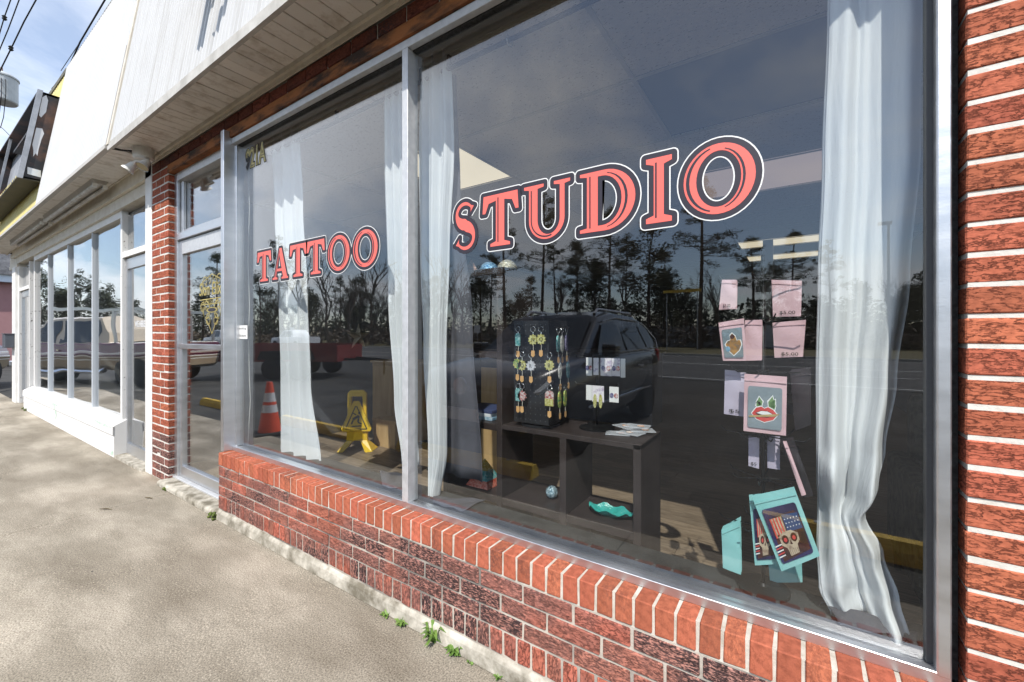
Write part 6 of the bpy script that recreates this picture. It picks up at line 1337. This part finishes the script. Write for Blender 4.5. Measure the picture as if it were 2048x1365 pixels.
# ================================================================== WEEDS AND LITTER
M_weed = mat('weed_leaf', (.07,.15,.022), (.20,.32,.07), 25, .55); M_moss = mat('moss', (.04,.07,.012), (.13,.16,.03), 40, .9)
def weed(label, px, py, n, L, w, up=.6):
    c = on_z(px, py, .0); k = thing('weed', (c.x, c.y, 0), label, 'weed', 'weeds in the sidewalk joint'); rr = random.Random(int(px))
    for i in range(n):
        a = i * 2.4 + rr.random(); d = Vector((math.cos(a), math.sin(a), 0)); l = L * rr.uniform(.5, 1.1); s = d.cross(Vector((0, 0, 1))) * w; u = up * rr.uniform(.4, 1.5)
        o = Vector((c.x + rr.uniform(-.012, .012), min(c.y + rr.uniform(-.012, .012), -.09), .002)); p1 = o + d * l * .45 + Vector((0, 0, l * u)); p2 = o + d * l + Vector((0, 0, l * u * .75))
        MB().add([o - s * .3, o + s * .3, p1 + s, p1 - s, p2], [(0, 1, 2, 3), (3, 2, 4)]).build('leaf', M_weed, k, fix=False, smooth=True)
weed('small rosette weed at the foot of the low wall, first of three', 783, 1225, 12, .030, .007); weed('flat weed cluster in the joint, middle of the low wall', 812, 1243, 18, .036, .008)
weed('tall grassy weed tuft in the joint below the low wall', 877, 1276, 26, .062, .007, .9); weed('leafy weed beside the tall grassy tuft', 918, 1300, 24, .045, .009); weed('tiny sprout in the joint past the leafy weed', 1005, 1345, 9, .024, .006)
weed('tiny yellow green sprout near the end of the plinth', 952, 1318, 7, .02, .005)
def moss(label, pts, r):
    c = on_z(*pts[0], .0); k = thing('moss_clump', (c.x, c.y, 0), label, 'moss'); rr = random.Random(4); mb = MB()
    for px, py in pts:
        p = on_z(px, py, .0)
        for _ in range(26): 
            q = (p.x + rr.gauss(0, r * .5), p.y + rr.gauss(0, r * .35), rr.uniform(.0, r * .7)); mb.ball(q, rr.uniform(.006, .013), 5, 4, (1, 1, .7))
    mb.build('moss', M_moss, k, smooth=True)
moss('dark green moss clump at the corner of the door step', [(436,1028),(428,1036),(442,1036)], .055)
moss('line of moss at the foot of the brick pier', [(330,979),(333,980)], .03)
moss('moss tuft at the far end of the white low wall', [(48,819),(53,822)], .05)
M_leaf = mat('dry_leaf', (.08,.06,.035), (.14,.11,.06), 20, .8)
for i, (px, py, lb) in enumerate(((298,997,'brown twig on the sidewalk by the door step'), (212,1019,'yellow green blade on the sidewalk'))):
    c = on_z(px, py, .004); d = Vector((.05, .012 * (i + 1), 0)); props(MB().tube([c - d, c + Vector((0, .004, .004)), c + d], [.002, .005, .001], 5).build('dry_leaf', M_leaf, org=(c.x, c.y, 0)), lb, 'leaf')
